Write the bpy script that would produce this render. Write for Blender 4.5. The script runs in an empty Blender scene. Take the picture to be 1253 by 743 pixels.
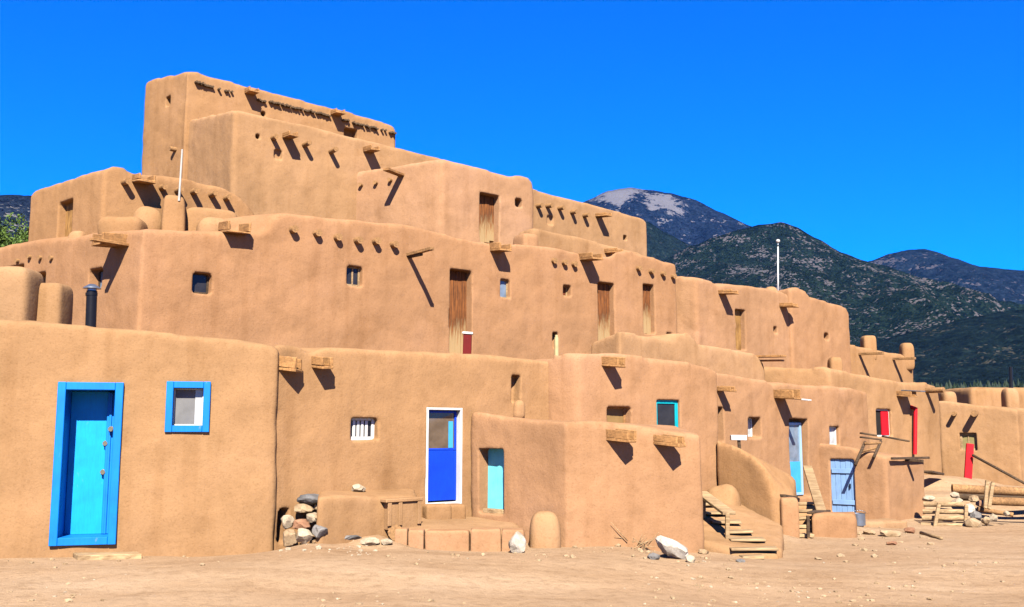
import bpy, bmesh, math, random
from mathutils import Vector, Matrix, noise
random.seed(7)
sc = bpy.context.scene
COL = sc.collection
R = math.radians

# ------------------------------------------------------------------ camera
F = 1200.0
CX, CY = 626.5, 371.5
PITCH = math.atan((527 - CY) / F)
EYE = Vector((0, 0, 1.5))
FWD = Vector((0, math.cos(PITCH), math.sin(PITCH)))
UPV = Vector((0, -math.sin(PITCH), math.cos(PITCH)))
cam_d = bpy.data.cameras.new('camera')
cam = bpy.data.objects.new('camera', cam_d)
COL.objects.link(cam)
cam.location = EYE
cam.rotation_euler = (math.pi / 2 + PITCH, 0, 0)
cam_d.sensor_width = 36
cam_d.lens = 36 * F / 1253.0
cam_d.clip_end = 20000
cam_d.clip_start = 0.05
sc.camera = cam


def ray(px, py):
    return FWD + Vector((1, 0, 0)) * ((px - CX) / F) + UPV * ((CY - py) / F)


def at(px, py, Y):
    r = ray(px, py)
    return EYE + r * (Y / r.y)


# ------------------------------------------------------------------ light
SUN_EL = R(42)
SH = Vector((0.07, -0.9975, 0))
SUN_AZ = math.atan2(SH.x, SH.y)
sv = Vector((SH.x * math.cos(SUN_EL), SH.y * math.cos(SUN_EL), math.sin(SUN_EL)))
sl = bpy.data.lights.new('sun', 'SUN')
sl.energy = 5.0
sl.angle = R(0.5)
sl.color = (1.0, 0.95, 0.86)
so = bpy.data.objects.new('sun', sl)
COL.objects.link(so)
so.rotation_euler = sv.to_track_quat('Z', 'Y').to_euler()
so.location = (0, -20, 40)
world = bpy.data.worlds.new('World')
sc.world = world
world.use_nodes = True
wn, wl = world.node_tree.nodes, world.node_tree.links
wn.clear()
sky = wn.new('ShaderNodeTexSky')
sky.sky_type = 'NISHITA'
sky.sun_disc = False
sky.sun_elevation = SUN_EL
sky.sun_rotation = SUN_AZ
sky.altitude = 2100
sky.air_density = 1.0
sky.dust_density = 0.1
sky.ozone_density = 4.0
tint = wn.new('ShaderNodeMix')
tint.data_type = 'RGBA'
tint.blend_type = 'MULTIPLY'
tint.inputs[0].default_value = 1.0
wl.new(sky.outputs[0], tint.inputs[6])
tint.inputs[7].default_value = (0.0, 0.52, 1.40, 1)
bg = wn.new('ShaderNodeBackground')
bg.inputs[1].default_value = 0.05
wo = wn.new('ShaderNodeOutputWorld')
wl.new(tint.outputs[2], bg.inputs[0])
wl.new(bg.outputs[0], wo.inputs[0])
sc.view_settings.view_transform = 'Standard'
sc.view_settings.look = 'None'
sc.view_settings.gamma = 1
sc.view_settings.use_curve_mapping = False
sc.view_settings.exposure = 2.03
sc.render.engine = 'CYCLES'
sc.cycles.max_bounces = 6
sc.cycles.diffuse_bounces = 1


# ------------------------------------------------------------------ materials
def nmat(name):
    m = bpy.data.materials.new(name)
    m.use_nodes = True
    nt = m.node_tree
    b = nt.nodes['Principled BSDF']
    b.inputs['Roughness'].default_value = 0.9
    b.inputs['Specular IOR Level'].default_value = 0.2
    return m, nt, b


def ramp(nt, stops, src):
    r = nt.nodes.new('ShaderNodeValToRGB')
    e = r.color_ramp.elements
    while len(e) < len(stops):
        e.new(0.5)
    for k, (p, c) in enumerate(stops):
        e[k].position = p
        e[k].color = (*c, 1) if len(c) == 3 else c
    nt.links.new(src, r.inputs[0])
    return r.outputs[0]


def noise_n(nt, co, scale, detail=4, rough=0.55, dist=0.0):
    n = nt.nodes.new('ShaderNodeTexNoise')
    n.inputs['Scale'].default_value = scale
    n.inputs['Detail'].default_value = detail
    n.inputs['Roughness'].default_value = rough
    n.inputs['Distortion'].default_value = dist
    nt.links.new(co, n.inputs['Vector'])
    return n.outputs['Fac']


def coords(nt, scale=(1, 1, 1), kind='pos'):
    if kind == 'pos':
        s = nt.nodes.new('ShaderNodeNewGeometry').outputs['Position']
    else:
        s = nt.nodes.new('ShaderNodeTexCoord').outputs['Object']
    mp = nt.nodes.new('ShaderNodeMapping')
    mp.inputs['Scale'].default_value = scale
    nt.links.new(s, mp.inputs['Vector'])
    return mp.outputs[0]


def mix(nt, fac, a, b, blend='MIX'):
    m = nt.nodes.new('ShaderNodeMix')
    m.data_type = 'RGBA'
    m.blend_type = blend
    if isinstance(fac, (int, float)):
        m.inputs[0].default_value = fac
    else:
        nt.links.new(fac, m.inputs[0])
    for i, v in ((6, a), (7, b)):
        if isinstance(v, tuple):
            m.inputs[i].default_value = (*v, 1)
        else:
            nt.links.new(v, m.inputs[i])
    return m.outputs[2]


def math_n(nt, op, a, b=0.0):
    m = nt.nodes.new('ShaderNodeMath')
    m.operation = op
    for i, v in ((0, a), (1, b)):
        if isinstance(v, (int, float)):
            m.inputs[i].default_value = v
        else:
            nt.links.new(v, m.inputs[i])
    return m.outputs[0]


def bump(nt, b, h, strength, dist):
    n = nt.nodes.new('ShaderNodeBump')
    n.inputs['Strength'].default_value = strength
    n.inputs['Distance'].default_value = dist
    nt.links.new(h, n.inputs['Height'])
    nt.links.new(n.outputs[0], b.inputs['Normal'])


EXK = 0.64


def ek(c):
    return tuple(x * EXK for x in c)


def sc_col(c, k):
    return tuple(min(1, x * k) for x in c)


def adobe(name, base):
    m, nt, b = nmat(name)
    b.inputs['Roughness'].default_value = 1.0
    b.inputs['Specular IOR Level'].default_value = 0.05
    co = coords(nt)
    big = noise_n(nt, co, 0.55, 3)
    mid = noise_n(nt, co, 2.6, 5, 0.6)
    fine = noise_n(nt, co, 38, 3, 0.65)
    grit = noise_n(nt, co, 11, 6, 0.72)
    c1 = ramp(nt, [(0.3, sc_col(base, 0.86)), (0.52, base),
                   (0.75, (base[0] * 1.08, base[1] * 1.1, base[2] * 1.2))], big)
    st = ramp(nt, [(0.33, (0.74, 0.72, 0.68)), (0.5, (1, 1, 1)), (0.66, (1.0, 1.0, 1.0)), (0.75, (1.08, 1.06, 1.03))], mid)
    c2 = mix(nt, 0.42, c1, st, 'MULTIPLY')
    # rain streaks and old patches of mud plaster
    streak = noise_n(nt, coords(nt, (3.2, 3.2, 0.28)), 1.3, 4, 0.6)
    c3 = mix(nt, 0.32, c2, ramp(nt, [(0.34, (0.76, 0.7, 0.62)), (0.5, (1, 1, 1)), (0.7, (1.04, 1.04, 1.05))], streak), 'MULTIPLY')
    patch = noise_n(nt, co, 0.9, 6, 0.62, 0.6)
    c3 = mix(nt, 0.55, c3, ramp(nt, [(0.60, (1, 1, 1)), (0.68, (0.80, 0.76, 0.70))], patch), 'MULTIPLY')
    sp = ramp(nt, [(0.32, (0.72, 0.7, 0.66)), (0.46, (1, 1, 1)), (0.6, (1, 1, 1)), (0.72, (1.12, 1.1, 1.06))], fine)
    c4 = mix(nt, 0.55, c3, sp, 'MULTIPLY')
    c4 = mix(nt, 0.32, c4, ramp(nt, [(0.30, (0.70, 0.66, 0.60)), (0.44, (0.98, 0.97, 0.96)), (0.58, (1.0, 1.0, 1.0)), (0.72, (1.12, 1.12, 1.12))], grit), 'MULTIPLY')
    oi = nt.nodes.new('ShaderNodeObjectInfo')
    c4 = mix(nt, 1.0, c4, ramp(nt, [(0.0, (0.93, 0.90, 0.86)), (0.5, (1, 1, 1)), (1.0, (1.04, 1.07, 1.13))], oi.outputs['Random']), 'MULTIPLY')
    nt.links.new(c4, b.inputs['Base Color'])
    h = math_n(nt, 'ADD', math_n(nt, 'ADD', math_n(nt, 'MULTIPLY', mid, 0.8), math_n(nt, 'MULTIPLY', fine, 0.16)), math_n(nt, 'MULTIPLY', grit, 0.45))
    bump(nt, b, h, 0.4, 0.04)
    return m


def wood(name, dark, light, scale=1.0, axis=2, worn=None):
    m, nt, b = nmat(name)
    dark, light = ek(dark), ek(light)
    s = [14 * scale] * 3
    s[axis] = 1.2 * scale
    co = coords(nt, tuple(s), 'obj')
    n = noise_n(nt, co, 2.2, 5, 0.65, 0.4)
    pat = noise_n(nt, coords(nt, (1, 1, 1), 'obj'), 2.4, 4, 0.6)
    c = ramp(nt, [(0.32, dark), (0.62, light)], n)
    c = mix(nt, 0.75, c, ramp(nt, [(0.35, (0.55, 0.5, 0.45)), (0.55, (1, 1, 1)), (0.7, (1.2, 1.15, 1.05))], pat), 'MULTIPLY')
    if worn:
        sz_ = nt.nodes.new('ShaderNodeSeparateXYZ')
        nt.links.new(coords(nt, (1, 1, 1), 'obj'), sz_.inputs[0])
        hgt = math_n(nt, 'ADD', sz_.outputs[2], math_n(nt, 'MULTIPLY', math_n(nt, 'SUBTRACT', n, 0.5), 1.6))
        c = mix(nt, ramp(nt, [(0.30, (0.85, 0.85, 0.85)), (0.62, (0, 0, 0))], hgt), c, ek(worn))
    nt.links.new(c, b.inputs['Base Color'])
    bump(nt, b, n, 0.5, 0.01)
    b.inputs['Roughness'].default_value = 0.85
    return m


def paint(name, col, worn=0.25, rough=0.55, under=(0.30, 0.24, 0.16)):
    m, nt, b = nmat(name)
    col = ek(col)
    co = coords(nt, (1, 1, 1), 'obj')
    big = noise_n(nt, co, 3.0, 4)
    fine = noise_n(nt, coords(nt, (30, 30, 4), 'obj'), 1.6, 4, 0.6)
    c = ramp(nt, [(0.3, sc_col(col, 0.78)), (0.65, col)], big)
    c = mix(nt, 0.5, c, ramp(nt, [(0.35, (0.8, 0.8, 0.8)), (0.6, (1, 1, 1))], fine), 'MULTIPLY')
    if worn > 0:
        w = ramp(nt, [(0.64, (0, 0, 0)), (0.72, (1, 1, 1))], noise_n(nt, coords(nt, (7, 7, 3), 'obj'), 1.4, 6, 0.7))
        c = mix(nt, math_n(nt, 'MULTIPLY', w, worn), c, under)
    nt.links.new(c, b.inputs['Base Color'])
    b.inputs['Roughness'].default_value = rough
    b.inputs['Specular IOR Level'].default_value = 0.18
    bump(nt, b, fine, 0.25, 0.004)
    return m


def plain(name, col, rough=0.7, metal=0.0, var=0.15):
    m, nt, b = nmat(name)
    col = ek(col)
    n = noise_n(nt, coords(nt, (1, 1, 1), 'obj'), 6, 4)
    c = ramp(nt, [(0.3, sc_col(col, 1 - var)), (0.7, sc_col(col, 1 + var))], n)
    nt.links.new(c, b.inputs['Base Color'])
    b.inputs['Roughness'].default_value = rough
    b.inputs['Metallic'].default_value = metal
    return m


def glass(name, col, rough=0.08, spec=0.5):
    m, nt, b = nmat(name)
    n = noise_n(nt, coords(nt, (1, 1, 1), 'obj'), 4, 3)
    nt.links.new(ramp(nt, [(0.35, sc_col(col, 0.6)), (0.65, col)], n), b.inputs['Base Color'])
    b.inputs['Roughness'].default_value = rough
    b.inputs['Specular IOR Level'].default_value = spec
    return m


def stone(name, a, c2, scale=5.0):
    m, nt, b = nmat(name)
    a, c2 = ek(a), ek(c2)
    co = coords(nt, (1, 1, 1), 'pos')
    n = noise_n(nt, co, scale, 6, 0.65)
    f = noise_n(nt, co, scale * 9, 3, 0.6)
    c = ramp(nt, [(0.35, a), (0.65, c2)], n)
    c = mix(nt, 0.5, c, ramp(nt, [(0.35, (0.7, 0.68, 0.66)), (0.6, (1, 1, 1))], f), 'MULTIPLY')
    nt.links.new(c, b.inputs['Base Color'])
    bump(nt, b, math_n(nt, 'ADD', n, math_n(nt, 'MULTIPLY', f, 0.3)), 0.7, 0.02)
    return m


ADB = adobe('adobe_plaster', (0.208, 0.115, 0.053))
ADB_Y = adobe('adobe_plaster_ochre', (0.204, 0.116, 0.055))
ADB_P = adobe('adobe_plaster_pink', (0.214, 0.115, 0.057))
WOOD_C = wood('weathered_spout_wood', (0.20, 0.10, 0.035), (0.40, 0.20, 0.07), 1.0, 1)
WOOD_V = wood('log_wood', (0.14, 0.075, 0.03), (0.34, 0.18, 0.07), 1.0, 1)
WOOD_B = wood('mud_dusted_wood', (0.20, 0.10, 0.045), (0.33, 0.19, 0.09), 1.0, 1)
WOOD_D = wood('brown_door_wood', (0.045, 0.016, 0.006), (0.23, 0.078, 0.018), 1.0, 2, (0.36, 0.24, 0.11))
WOOD_L = wood('pale_door_wood', (0.15, 0.07, 0.02), (0.36, 0.19, 0.055), 1.0, 2)
WOOD_G = wood('grey_lumber', (0.18, 0.11, 0.05), (0.40, 0.27, 0.14), 1.0, 0)
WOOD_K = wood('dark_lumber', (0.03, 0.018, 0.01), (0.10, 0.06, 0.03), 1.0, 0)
BLUE = paint('bright_blue_paint', (0.0, 0.175, 0.60), 0.15)
BLUE_C = paint('cyan_blue_paint', (0.0, 0.30, 0.72), 0.12)
BLUE_D = paint('deep_blue_paint', (0.002, 0.045, 0.50), 0.1)
BLUE_L = paint('sky_blue_paint', (0.05, 0.34, 0.62), 0.12)
BLUE_R = paint('faded_blue_boards', (0.20, 0.33, 0.54), 0.35)
TURQ = paint('turquoise_paint', (0.16, 0.62, 0.66), 0.08)
TURQ2 = paint('teal_paint', (0.0, 0.36, 0.42), 0.1)
WHITE = paint('white_paint', (0.62, 0.60, 0.56), 0.2)
RED = paint('red_paint', (0.50, 0.006, 0.012), 0.05)
DRED = paint('dark_red_paint', (0.13, 0.004, 0.003), 0.1, 0.8)
GLS = glass('dark_window_glass', (0.02, 0.018, 0.018), 0.2, 0.25)
GLS_B = glass('grey_blue_window_glass', (0.12, 0.15, 0.19), 0.15)
GLS_W = glass('curtained_window_glass', (0.33, 0.33, 0.32), 0.2)
GLS_Y = plain('boarded_window_panel', (0.22, 0.13, 0.045))
SCREEN = plain('grey_screen_mesh', (0.14, 0.135, 0.13))
DARK = plain('interior_shade_black', (0.012, 0.009, 0.007), 0.95)  # near-black sheet colour that holds the darkness of an unlit room
PIPE = plain('black_stovepipe_metal', (0.012, 0.011, 0.012), 0.35, 0.3)
STEEL = plain('galvanised_metal', (0.30, 0.32, 0.34), 0.35, 0.8)
BRASS = plain('brass', (0.45, 0.36, 0.2), 0.3, 0.9)
ST_W = stone('white_rock', (0.26, 0.21, 0.15), (0.52, 0.46, 0.38))
ST_C = stone('cream_rock', (0.26, 0.19, 0.12), (0.46, 0.37, 0.25))
ST_G = stone('grey_rock', (0.105, 0.095, 0.085), (0.24, 0.215, 0.19))
ST_T = stone('tan_rock', (0.22, 0.14, 0.07), (0.40, 0.28, 0.16))
ST_R = stone('reddish_rock', (0.20, 0.09, 0.045), (0.33, 0.17, 0.09))


# ------------------------------------------------------------------ object helpers
def tag(o, label=None, cat=None, group=None, kind=None):
    if label:
        o['label'] = label
    if cat:
        o['category'] = cat
    if group:
        o['group'] = group
    if kind:
        o['kind'] = kind
    return o


WLOC = {}


def empty(name, loc, label, cat, group=None):
    o = bpy.data.objects.new(name, None)
    COL.objects.link(o)
    o.location = loc
    o.empty_display_size = 0.2
    WLOC[o] = Vector(loc)
    return tag(o, label, cat, group)


def obj(name, src, mat, parent=None, smooth=False, angle=None):
    """src: bmesh or mesh in world coordinates; recentred on its base"""
    if isinstance(src, bmesh.types.BMesh):
        me = bpy.data.meshes.new(name)
        bmesh.ops.recalc_face_normals(src, faces=src.faces[:])
        src.to_mesh(me)
        src.free()
    else:
        me = src
        me.name = name
    n = len(me.vertices)
    co = [0.0] * (3 * n)
    me.vertices.foreach_get('co', co)
    xs, ys, zs = co[0::3], co[1::3], co[2::3]
    L = Vector(((min(xs) + max(xs)) / 2, (min(ys) + max(ys)) / 2, min(zs)))
    me.transform(Matrix.Translation(-L))
    if mat:
        me.materials.clear()
        me.materials.append(mat)
    if smooth:
        me.polygons.foreach_set('use_smooth', [True] * len(me.polygons))
        if angle:
            me.set_sharp_from_angle(angle=R(angle))
    me.update()
    o = bpy.data.objects.new(name, me)
    COL.objects.link(o)
    WLOC[o] = L
    if parent is not None:
        o.parent = parent
        o.location = L - WLOC[parent]
    else:
        o.location = L
    return o


def hexa(bm, p, bev=0.0, jit=0.0):
    """8 corner points: bottom 4 then top 4"""
    vs = [bm.verts.new(Vector(q) + Vector((random.uniform(-jit, jit), random.uniform(-jit, jit), random.uniform(-jit, jit)))) for q in p]
    fs = [bm.faces.new([vs[i] for i in f]) for f in ((0, 1, 2, 3), (4, 7, 6, 5), (0, 4, 5, 1), (1, 5, 6, 2), (2, 6, 7, 3), (3, 7, 4, 0))]
    if bev > 0:
        es = set(e for f in fs for e in f.edges)
        bmesh.ops.bevel(bm, geom=list(es), offset=bev, segments=1, affect='EDGES', clamp_overlap=True)


def beam(bm, p0, p1, w, h, up=Vector((0, 0, 1)), bev=0.006, jit=0.0):
    p0, p1 = Vector(p0), Vector(p1)
    d = (p1 - p0).normalized()
    s = d.cross(up)
    if s.length < 1e-4:
        s = d.cross(Vector((1, 0, 0)))
    s.normalize()
    u = s.cross(d).normalized()
    s *= w / 2
    u *= h / 2
    hexa(bm, [p0 - s - u, p0 + s - u, p1 + s - u, p1 - s - u, p0 - s + u, p0 + s + u, p1 + s + u, p1 - s + u], bev, jit)


def tube(bm, p0, p1, r0, r1, seg=12, rings=1, wob=0.0):
    p0, p1 = Vector(p0), Vector(p1)
    d = (p1 - p0).normalized()
    a = d.orthogonal().normalized()
    b = d.cross(a)
    prev = None
    for k in range(rings + 1):
        t = k / rings
        c = p0.lerp(p1, t)
        rr = r0 + (r1 - r0) * t
        ring = []
        for i in range(seg):
            an = 2 * math.pi * i / seg
            q = rr * (1 + random.uniform(-wob, wob))
            ring.append(bm.verts.new(c + a * math.cos(an) * q + b * math.sin(an) * q))
        if prev:
            for i in range(seg):
                bm.faces.new((prev[i], prev[(i + 1) % seg], ring[(i + 1) % seg], ring[i]))
        else:
            bm.faces.new(ring[::-1])
        prev = ring
    bm.faces.new(prev)


def blob(bm, c, rx, ry, rz, e=0.5, rot=0.0, nz=0.05, nsc=2.0, seg=28, rings=16, bottom=None):
    """rounded block (superellipsoid) with a hand-smoothed uneven surface"""
    def sp(x, p):
        return math.copysign(abs(x) ** p, x)
    rows = []
    for j in range(rings + 1):
        v = -math.pi / 2 + math.pi * j / rings
        row = []
        for i in range(seg):
            u = 2 * math.pi * i / seg
            q = Vector((rx * sp(math.cos(v), e) * sp(math.cos(u), e), ry * sp(math.cos(v), e) * sp(math.sin(u), e), rz * sp(math.sin(v), e)))
            q = Matrix.Rotation(rot, 3, 'Z') @ q
            p = Vector(c) + q
            f = noise.noise(p * nsc) * nz
            p = Vector(c) + q * (1 + f)
            row.append(bm.verts.new(p))
        rows.append(row)
    for j in range(rings):
        for i in range(seg):
            bm.faces.new((rows[j][i], rows[j][(i + 1) % seg], rows[j + 1][(i + 1) % seg], rows[j + 1][i]))
    bmesh.ops.remove_doubles(bm, verts=bm.verts[:], dist=1e-5)


# ------------------------------------------------------------------ terrain
CTRL = []


def cpt(px, py, z):
    r = ray(px, py)
    t = (z - EYE.z) / r.z
    p = EYE + r * t
    CTRL.append((p.x, p.y, z))


for q in [(0, 668, -0.02), (150, 668, -0.03), (330, 682, -0.14), (400, 672, -0.1), (490, 669, -0.06), (640, 667, -0.08), (690, 668, -0.1),
          (345, 681, -0.14), (365, 682, -0.13), (390, 681, -0.11), (415, 680, -0.10), (440, 679, -0.09), (465, 677, -0.08), (520, 672, -0.07), (560, 672, -0.08), (600, 672, -0.08), (50, 668.5, -0.025), (105, 669, -0.03), (200, 672, -0.05), (260, 676, -0.09), (858, 672, -0.2), (950, 680, -0.28), (985, 657, -0.33), (1045, 660, -0.36), (1110, 645, -0.42),
          (1160, 650, -0.45), (1240, 640, -0.45), (1250, 660, -0.42), (100, 740, -0.1), (400, 740, -0.12), (700, 740, -0.18), (1000, 740, -0.28), (1250, 740, -0.32)]:
    cpt(*q)
for x, y, z in [(-3.0, 14.4, 0.12), (-2.2, 14.4, 0.18), (-1.3, 14.9, 0.22), (-0.2, 15.4, 0.22), (3.9, 17.2, -0.1), (5.2, 18.5, -0.15), (6.6, 20.3, -0.3),
                (12.2, 27.5, 0.2), (13.9, 26.6, 0.0), (10.6, 25.3, 0.35), (10.0, 23.5, 0.05), (12, 23.5, -0.1), (18, 27, 0.0), (20, 20, -0.4), (9.5, 20.5, -0.42),
                (-8, 10, -0.05), (10, 8, -0.35), (0, 5, -0.15), (-8, 5, -0.1), (8, 4, -0.3), (0, -10, -0.2), (-20, 14, 0), (0, 40, 0.2), (30, 40, 0.0), (-30, 40, 0.3), (60, 20, -0.3), (-60, 20, 0)]:
    CTRL.append((x, y, z))


for px, py, Y in ((352, 673, 12.9), (372, 662, 12.9), (385, 655, 12.85), (410, 655, 12.9), (440, 652, 13.1), (465, 650, 13.2), (395, 643, 13.15), (435, 636, 13.5), (470, 634, 13.8)):
    _q = at(px, py, Y)
    CTRL.append((_q.x, _q.y, _q.z))


def gz(x, y):
    sw = sz = 0.0
    for cx, cy, cz in CTRL:
        w = 1.0 / ((x - cx) ** 2 + (y - cy) ** 2 + 0.06) ** 2.0
        sw += w
        sz += w * cz
    z = sz / sw
    n = noise.noise(Vector((x * 0.5, y * 0.5, 3.1))) * 0.025 + noise.noise(Vector((x * 1.9, y * 1.9, 7.7))) * 0.012
    return z + n


def on_ground(px, py):
    r = ray(px, py)
    t = 6.0
    while t < 80:
        p = EYE + r * t
        if p.z <= gz(p.x, p.y):
            break
        t += 0.05
    return EYE + r * t


def axis(lo, hi, step, far):
    a = []
    x = lo
    while x <= hi:
        a.append(x)
        x += step
    s = step
    while a[-1] < far:
        s *= 1.35
        a.append(a[-1] + s)
    s = step
    while a[0] > -far:
        s *= 1.35
        a.insert(0, a[0] - s)
    return a


bm = bmesh.new()
gx, gy = axis(-9, 18, 0.16, 5000), axis(6.5, 30, 0.16, 5000)
grid = []
for y in gy:
    row = []
    for x in gx:
        far = max(abs(x) - 40, abs(y) - 60, 0)
        row.append(bm.verts.new((x, y, gz(x, y) if far < 300 else 0.0)))
    grid.append(row)
for j in range(len(gy) - 1):
    for i in range(len(gx) - 1):
        bm.faces.new((grid[j][i], grid[j][i + 1], grid[j + 1][i + 1], grid[j + 1][i]))
m, nt, b = nmat('dusty_plaza_dirt')
b.inputs['Roughness'].default_value = 1.0
b.inputs['Specular IOR Level'].default_value = 0.03
co = coords(nt)
n1 = noise_n(nt, co, 0.35, 4)
n2 = noise_n(nt, coords(nt, (0.35, 1.6, 1)), 0.9, 5, 0.6, 0.5)
n3 = noise_n(nt, co, 7, 5, 0.65)
n4 = noise_n(nt, co, 60, 3, 0.7)
c = ramp(nt, [(0.3, (0.200, 0.124, 0.068)), (0.5, (0.215, 0.139, 0.079)), (0.72, (0.234, 0.160, 0.097))], n1)
c = mix(nt, 0.7, c, ramp(nt, [(0.32, (0.78, 0.73, 0.68)), (0.5, (1, 1, 1)), (0.7, (1.16, 1.18, 1.2))], n2), 'MULTIPLY')
c = mix(nt, 0.6, c, ramp(nt, [(0.33, (0.72, 0.68, 0.64)), (0.48, (1, 1, 1)), (0.7, (1.14, 1.14, 1.14))], n3), 'MULTIPLY')
c = mix(nt, 0.6, c, ramp(nt, [(0.33, (0.6, 0.56, 0.52)), (0.46, (1, 1, 1)), (0.62, (1, 1, 1)), (0.72, (1.3, 1.3, 1.3))], n4), 'MULTIPLY')
# beyond the plaza the ground is scrub, not bare dirt
sepg = nt.nodes.new('ShaderNodeSeparateXYZ')
nt.links.new(co, sepg.inputs[0])
farf = ramp(nt, [(0.0, (0, 0, 0)), (1.0, (1, 1, 1))], math_n(nt, 'DIVIDE', math_n(nt, 'SUBTRACT', sepg.outputs[1], 60.0), 60.0))
c = mix(nt, farf, c, (0.06, 0.065, 0.03))
nt.links.new(c, b.inputs['Base Color'])
bump(nt, b, math_n(nt, 'ADD', n3, math_n(nt, 'MULTIPLY', n4, 0.3)), 0.65, 0.045)
tag(obj('ground', bm, m, None, True), 'dusty tan dirt plaza in front of the adobe houses', 'ground', kind='structure')


# ------------------------------------------------------------------ walls and houses
class Wall:
    def __init__(self, A, B):
        self.A = Vector((A[0], A[1], 0))
        self.B = Vector((B[0], B[1], 0))
        self.u = (self.B - self.A).normalized()
        self.n = Vector((self.u.y, -self.u.x, 0))
        self.len = (self.B - self.A).length

    def hit(self, px, py):
        r = ray(px, py)
        t = (self.A - EYE).dot(self.n) / r.dot(self.n)
        return EYE + r * t

    def s(self, px, py):
        return (self.hit(px, py) - self.A).dot(self.u)

    def pt(self, s, z, d=0.0):
        return self.A + self.u * s + self.n * d + Vector((0, 0, z))

    def rect(self, x0, y0, x1, y1):
        ym, xm = (y0 + y1) / 2, (x0 + x1) / 2
        return self.s(x0, ym), self.s(x1, ym), self.hit(xm, y1).z, self.hit(xm, y0).z

    def box(self, bm, s0, s1, z0, z1, d0, d1, bev=0.0, jit=0.0):
        P = self.pt
        hexa(bm, [P(s0, z0, d0), P(s1, z0, d0), P(s1, z0, d1), P(s0, z0, d1), P(s0, z1, d0), P(s1, z1, d0), P(s1, z1, d1), P(s0, z1, d1)], bev, jit)


TEX = {}
for nm, size, dep in (('lumps', 1.1, 2), ('hand', 0.35, 3)):
    t = bpy.data.textures.new(nm, 'CLOUDS')
    t.noise_scale = size
    t.noise_depth = dep
    TEX[nm] = t


class House:
    def __init__(self, label, walls, tops, back, mat=None, vox=0.06, name='adobe_house', cat='adobe house', lump=0.06, zb=-1.0, soft=3):
        """walls: list of Wall from left to right, tops: for each wall the list of pixels along its top edge, back: closing plan points (right to left)"""
        self.walls, self.mat, self.vox, self.lump, self.soft = walls, mat or ADB, vox, lump, soft
        pts = []
        for w, tp in zip(walls, tops):
            for (px, py) in tp:
                p = w.hit(px, py)
                if pts and (pts[-1] - p).length < 0.04:
                    continue
                pts.append(p)
        zr, zl = pts[-1].z, pts[0].z
        nb = len(back)
        for k, q in enumerate(back):
            t = (k + 1) / (nb + 1)
            pts.append(Vector((q[0], q[1], zr + (zl - zr) * t)))
        self.pts, self.zb = pts, zb
        self.cuts = bmesh.new()
        base = walls[-1].A.lerp(walls[-1].B, 0.5)
        self.root = empty(name, (base.x, base.y, gz(base.x, base.y)), label, cat, 'adobe dwellings of the terraced pueblo')
        self.ncut = 0

    def cut(self, w, s0, s1, z0, z1, depth, out=0.35, splay=0.0):
        P = w.pt
        k = splay
        hexa(self.cuts, [P(s0, z0, -depth), P(s1, z0, -depth), P(s1 + k, z0 - k, out), P(s0 - k, z0 - k, out),
                         P(s0, z1, -depth), P(s1, z1, -depth), P(s1 + k, z1, out), P(s0 - k, z1, out)], 0, 0.006)
        self.ncut += 1

    def build(self):
        bm = bmesh.new()
        top = [bm.verts.new(p) for p in self.pts]
        bot = [bm.verts.new((p.x, p.y, self.zb)) for p in self.pts]
        n = len(top)
        tf = bm.faces.new(top)
        bm.faces.new(bot[::-1])
        for i in range(n):
            bm.faces.new((top[i], bot[i], bot[(i + 1) % n], top[(i + 1) % n]))
        bmesh.ops.triangulate(bm, faces=[f for f in bm.faces if len(f.verts) > 4])
        bmesh.ops.recalc_face_normals(bm, faces=bm.faces[:])
        me = bpy.data.meshes.new('tmp')
        bm.to_mesh(me)
        bm.free()
        o = bpy.data.objects.new('tmp', me)
        COL.objects.link(o)
        md = o.modifiers.new('a', 'REMESH')
        md.mode = 'VOXEL'
        md.voxel_size = self.vox * 1.25
        md = o.modifiers.new('b', 'SMOOTH')
        md.factor = 0.6
        md.iterations = self.soft
        for nm, k in (('lumps', 1.0), ('hand', 0.5)):
            md = o.modifiers.new(nm, 'DISPLACE')
            md.texture = TEX[nm]
            md.texture_coords = 'LOCAL'
            md.strength = self.lump * k
            md.mid_level = 0.5
        c = None
        if self.ncut:
            bmesh.ops.recalc_face_normals(self.cuts, faces=self.cuts.faces[:])
            cm = bpy.data.meshes.new('tmpc')
            self.cuts.to_mesh(cm)
            c = bpy.data.objects.new('tmpc', cm)
            COL.objects.link(c)
            md = o.modifiers.new('c', 'BOOLEAN')
            md.operation = 'DIFFERENCE'
            md.solver = 'EXACT'
            md.object = c
            md = o.modifiers.new('d', 'REMESH')
            md.mode = 'VOXEL'
            md.voxel_size = self.vox * 0.45
            md = o.modifiers.new('e', 'SMOOTH')
            md.factor = 0.5
            md.iterations = 1
        self.cuts.free()
        dg = bpy.context.evaluated_depsgraph_get()
        me2 = bpy.data.meshes.new_from_object(o.evaluated_get(dg))
        bpy.data.objects.remove(o)
        if c:
            bpy.data.objects.remove(c)
        self.body = obj('wall', me2, self.mat, self.root, True)
        return self.body


def P2(v):
    return (v.x, v.y)


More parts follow.
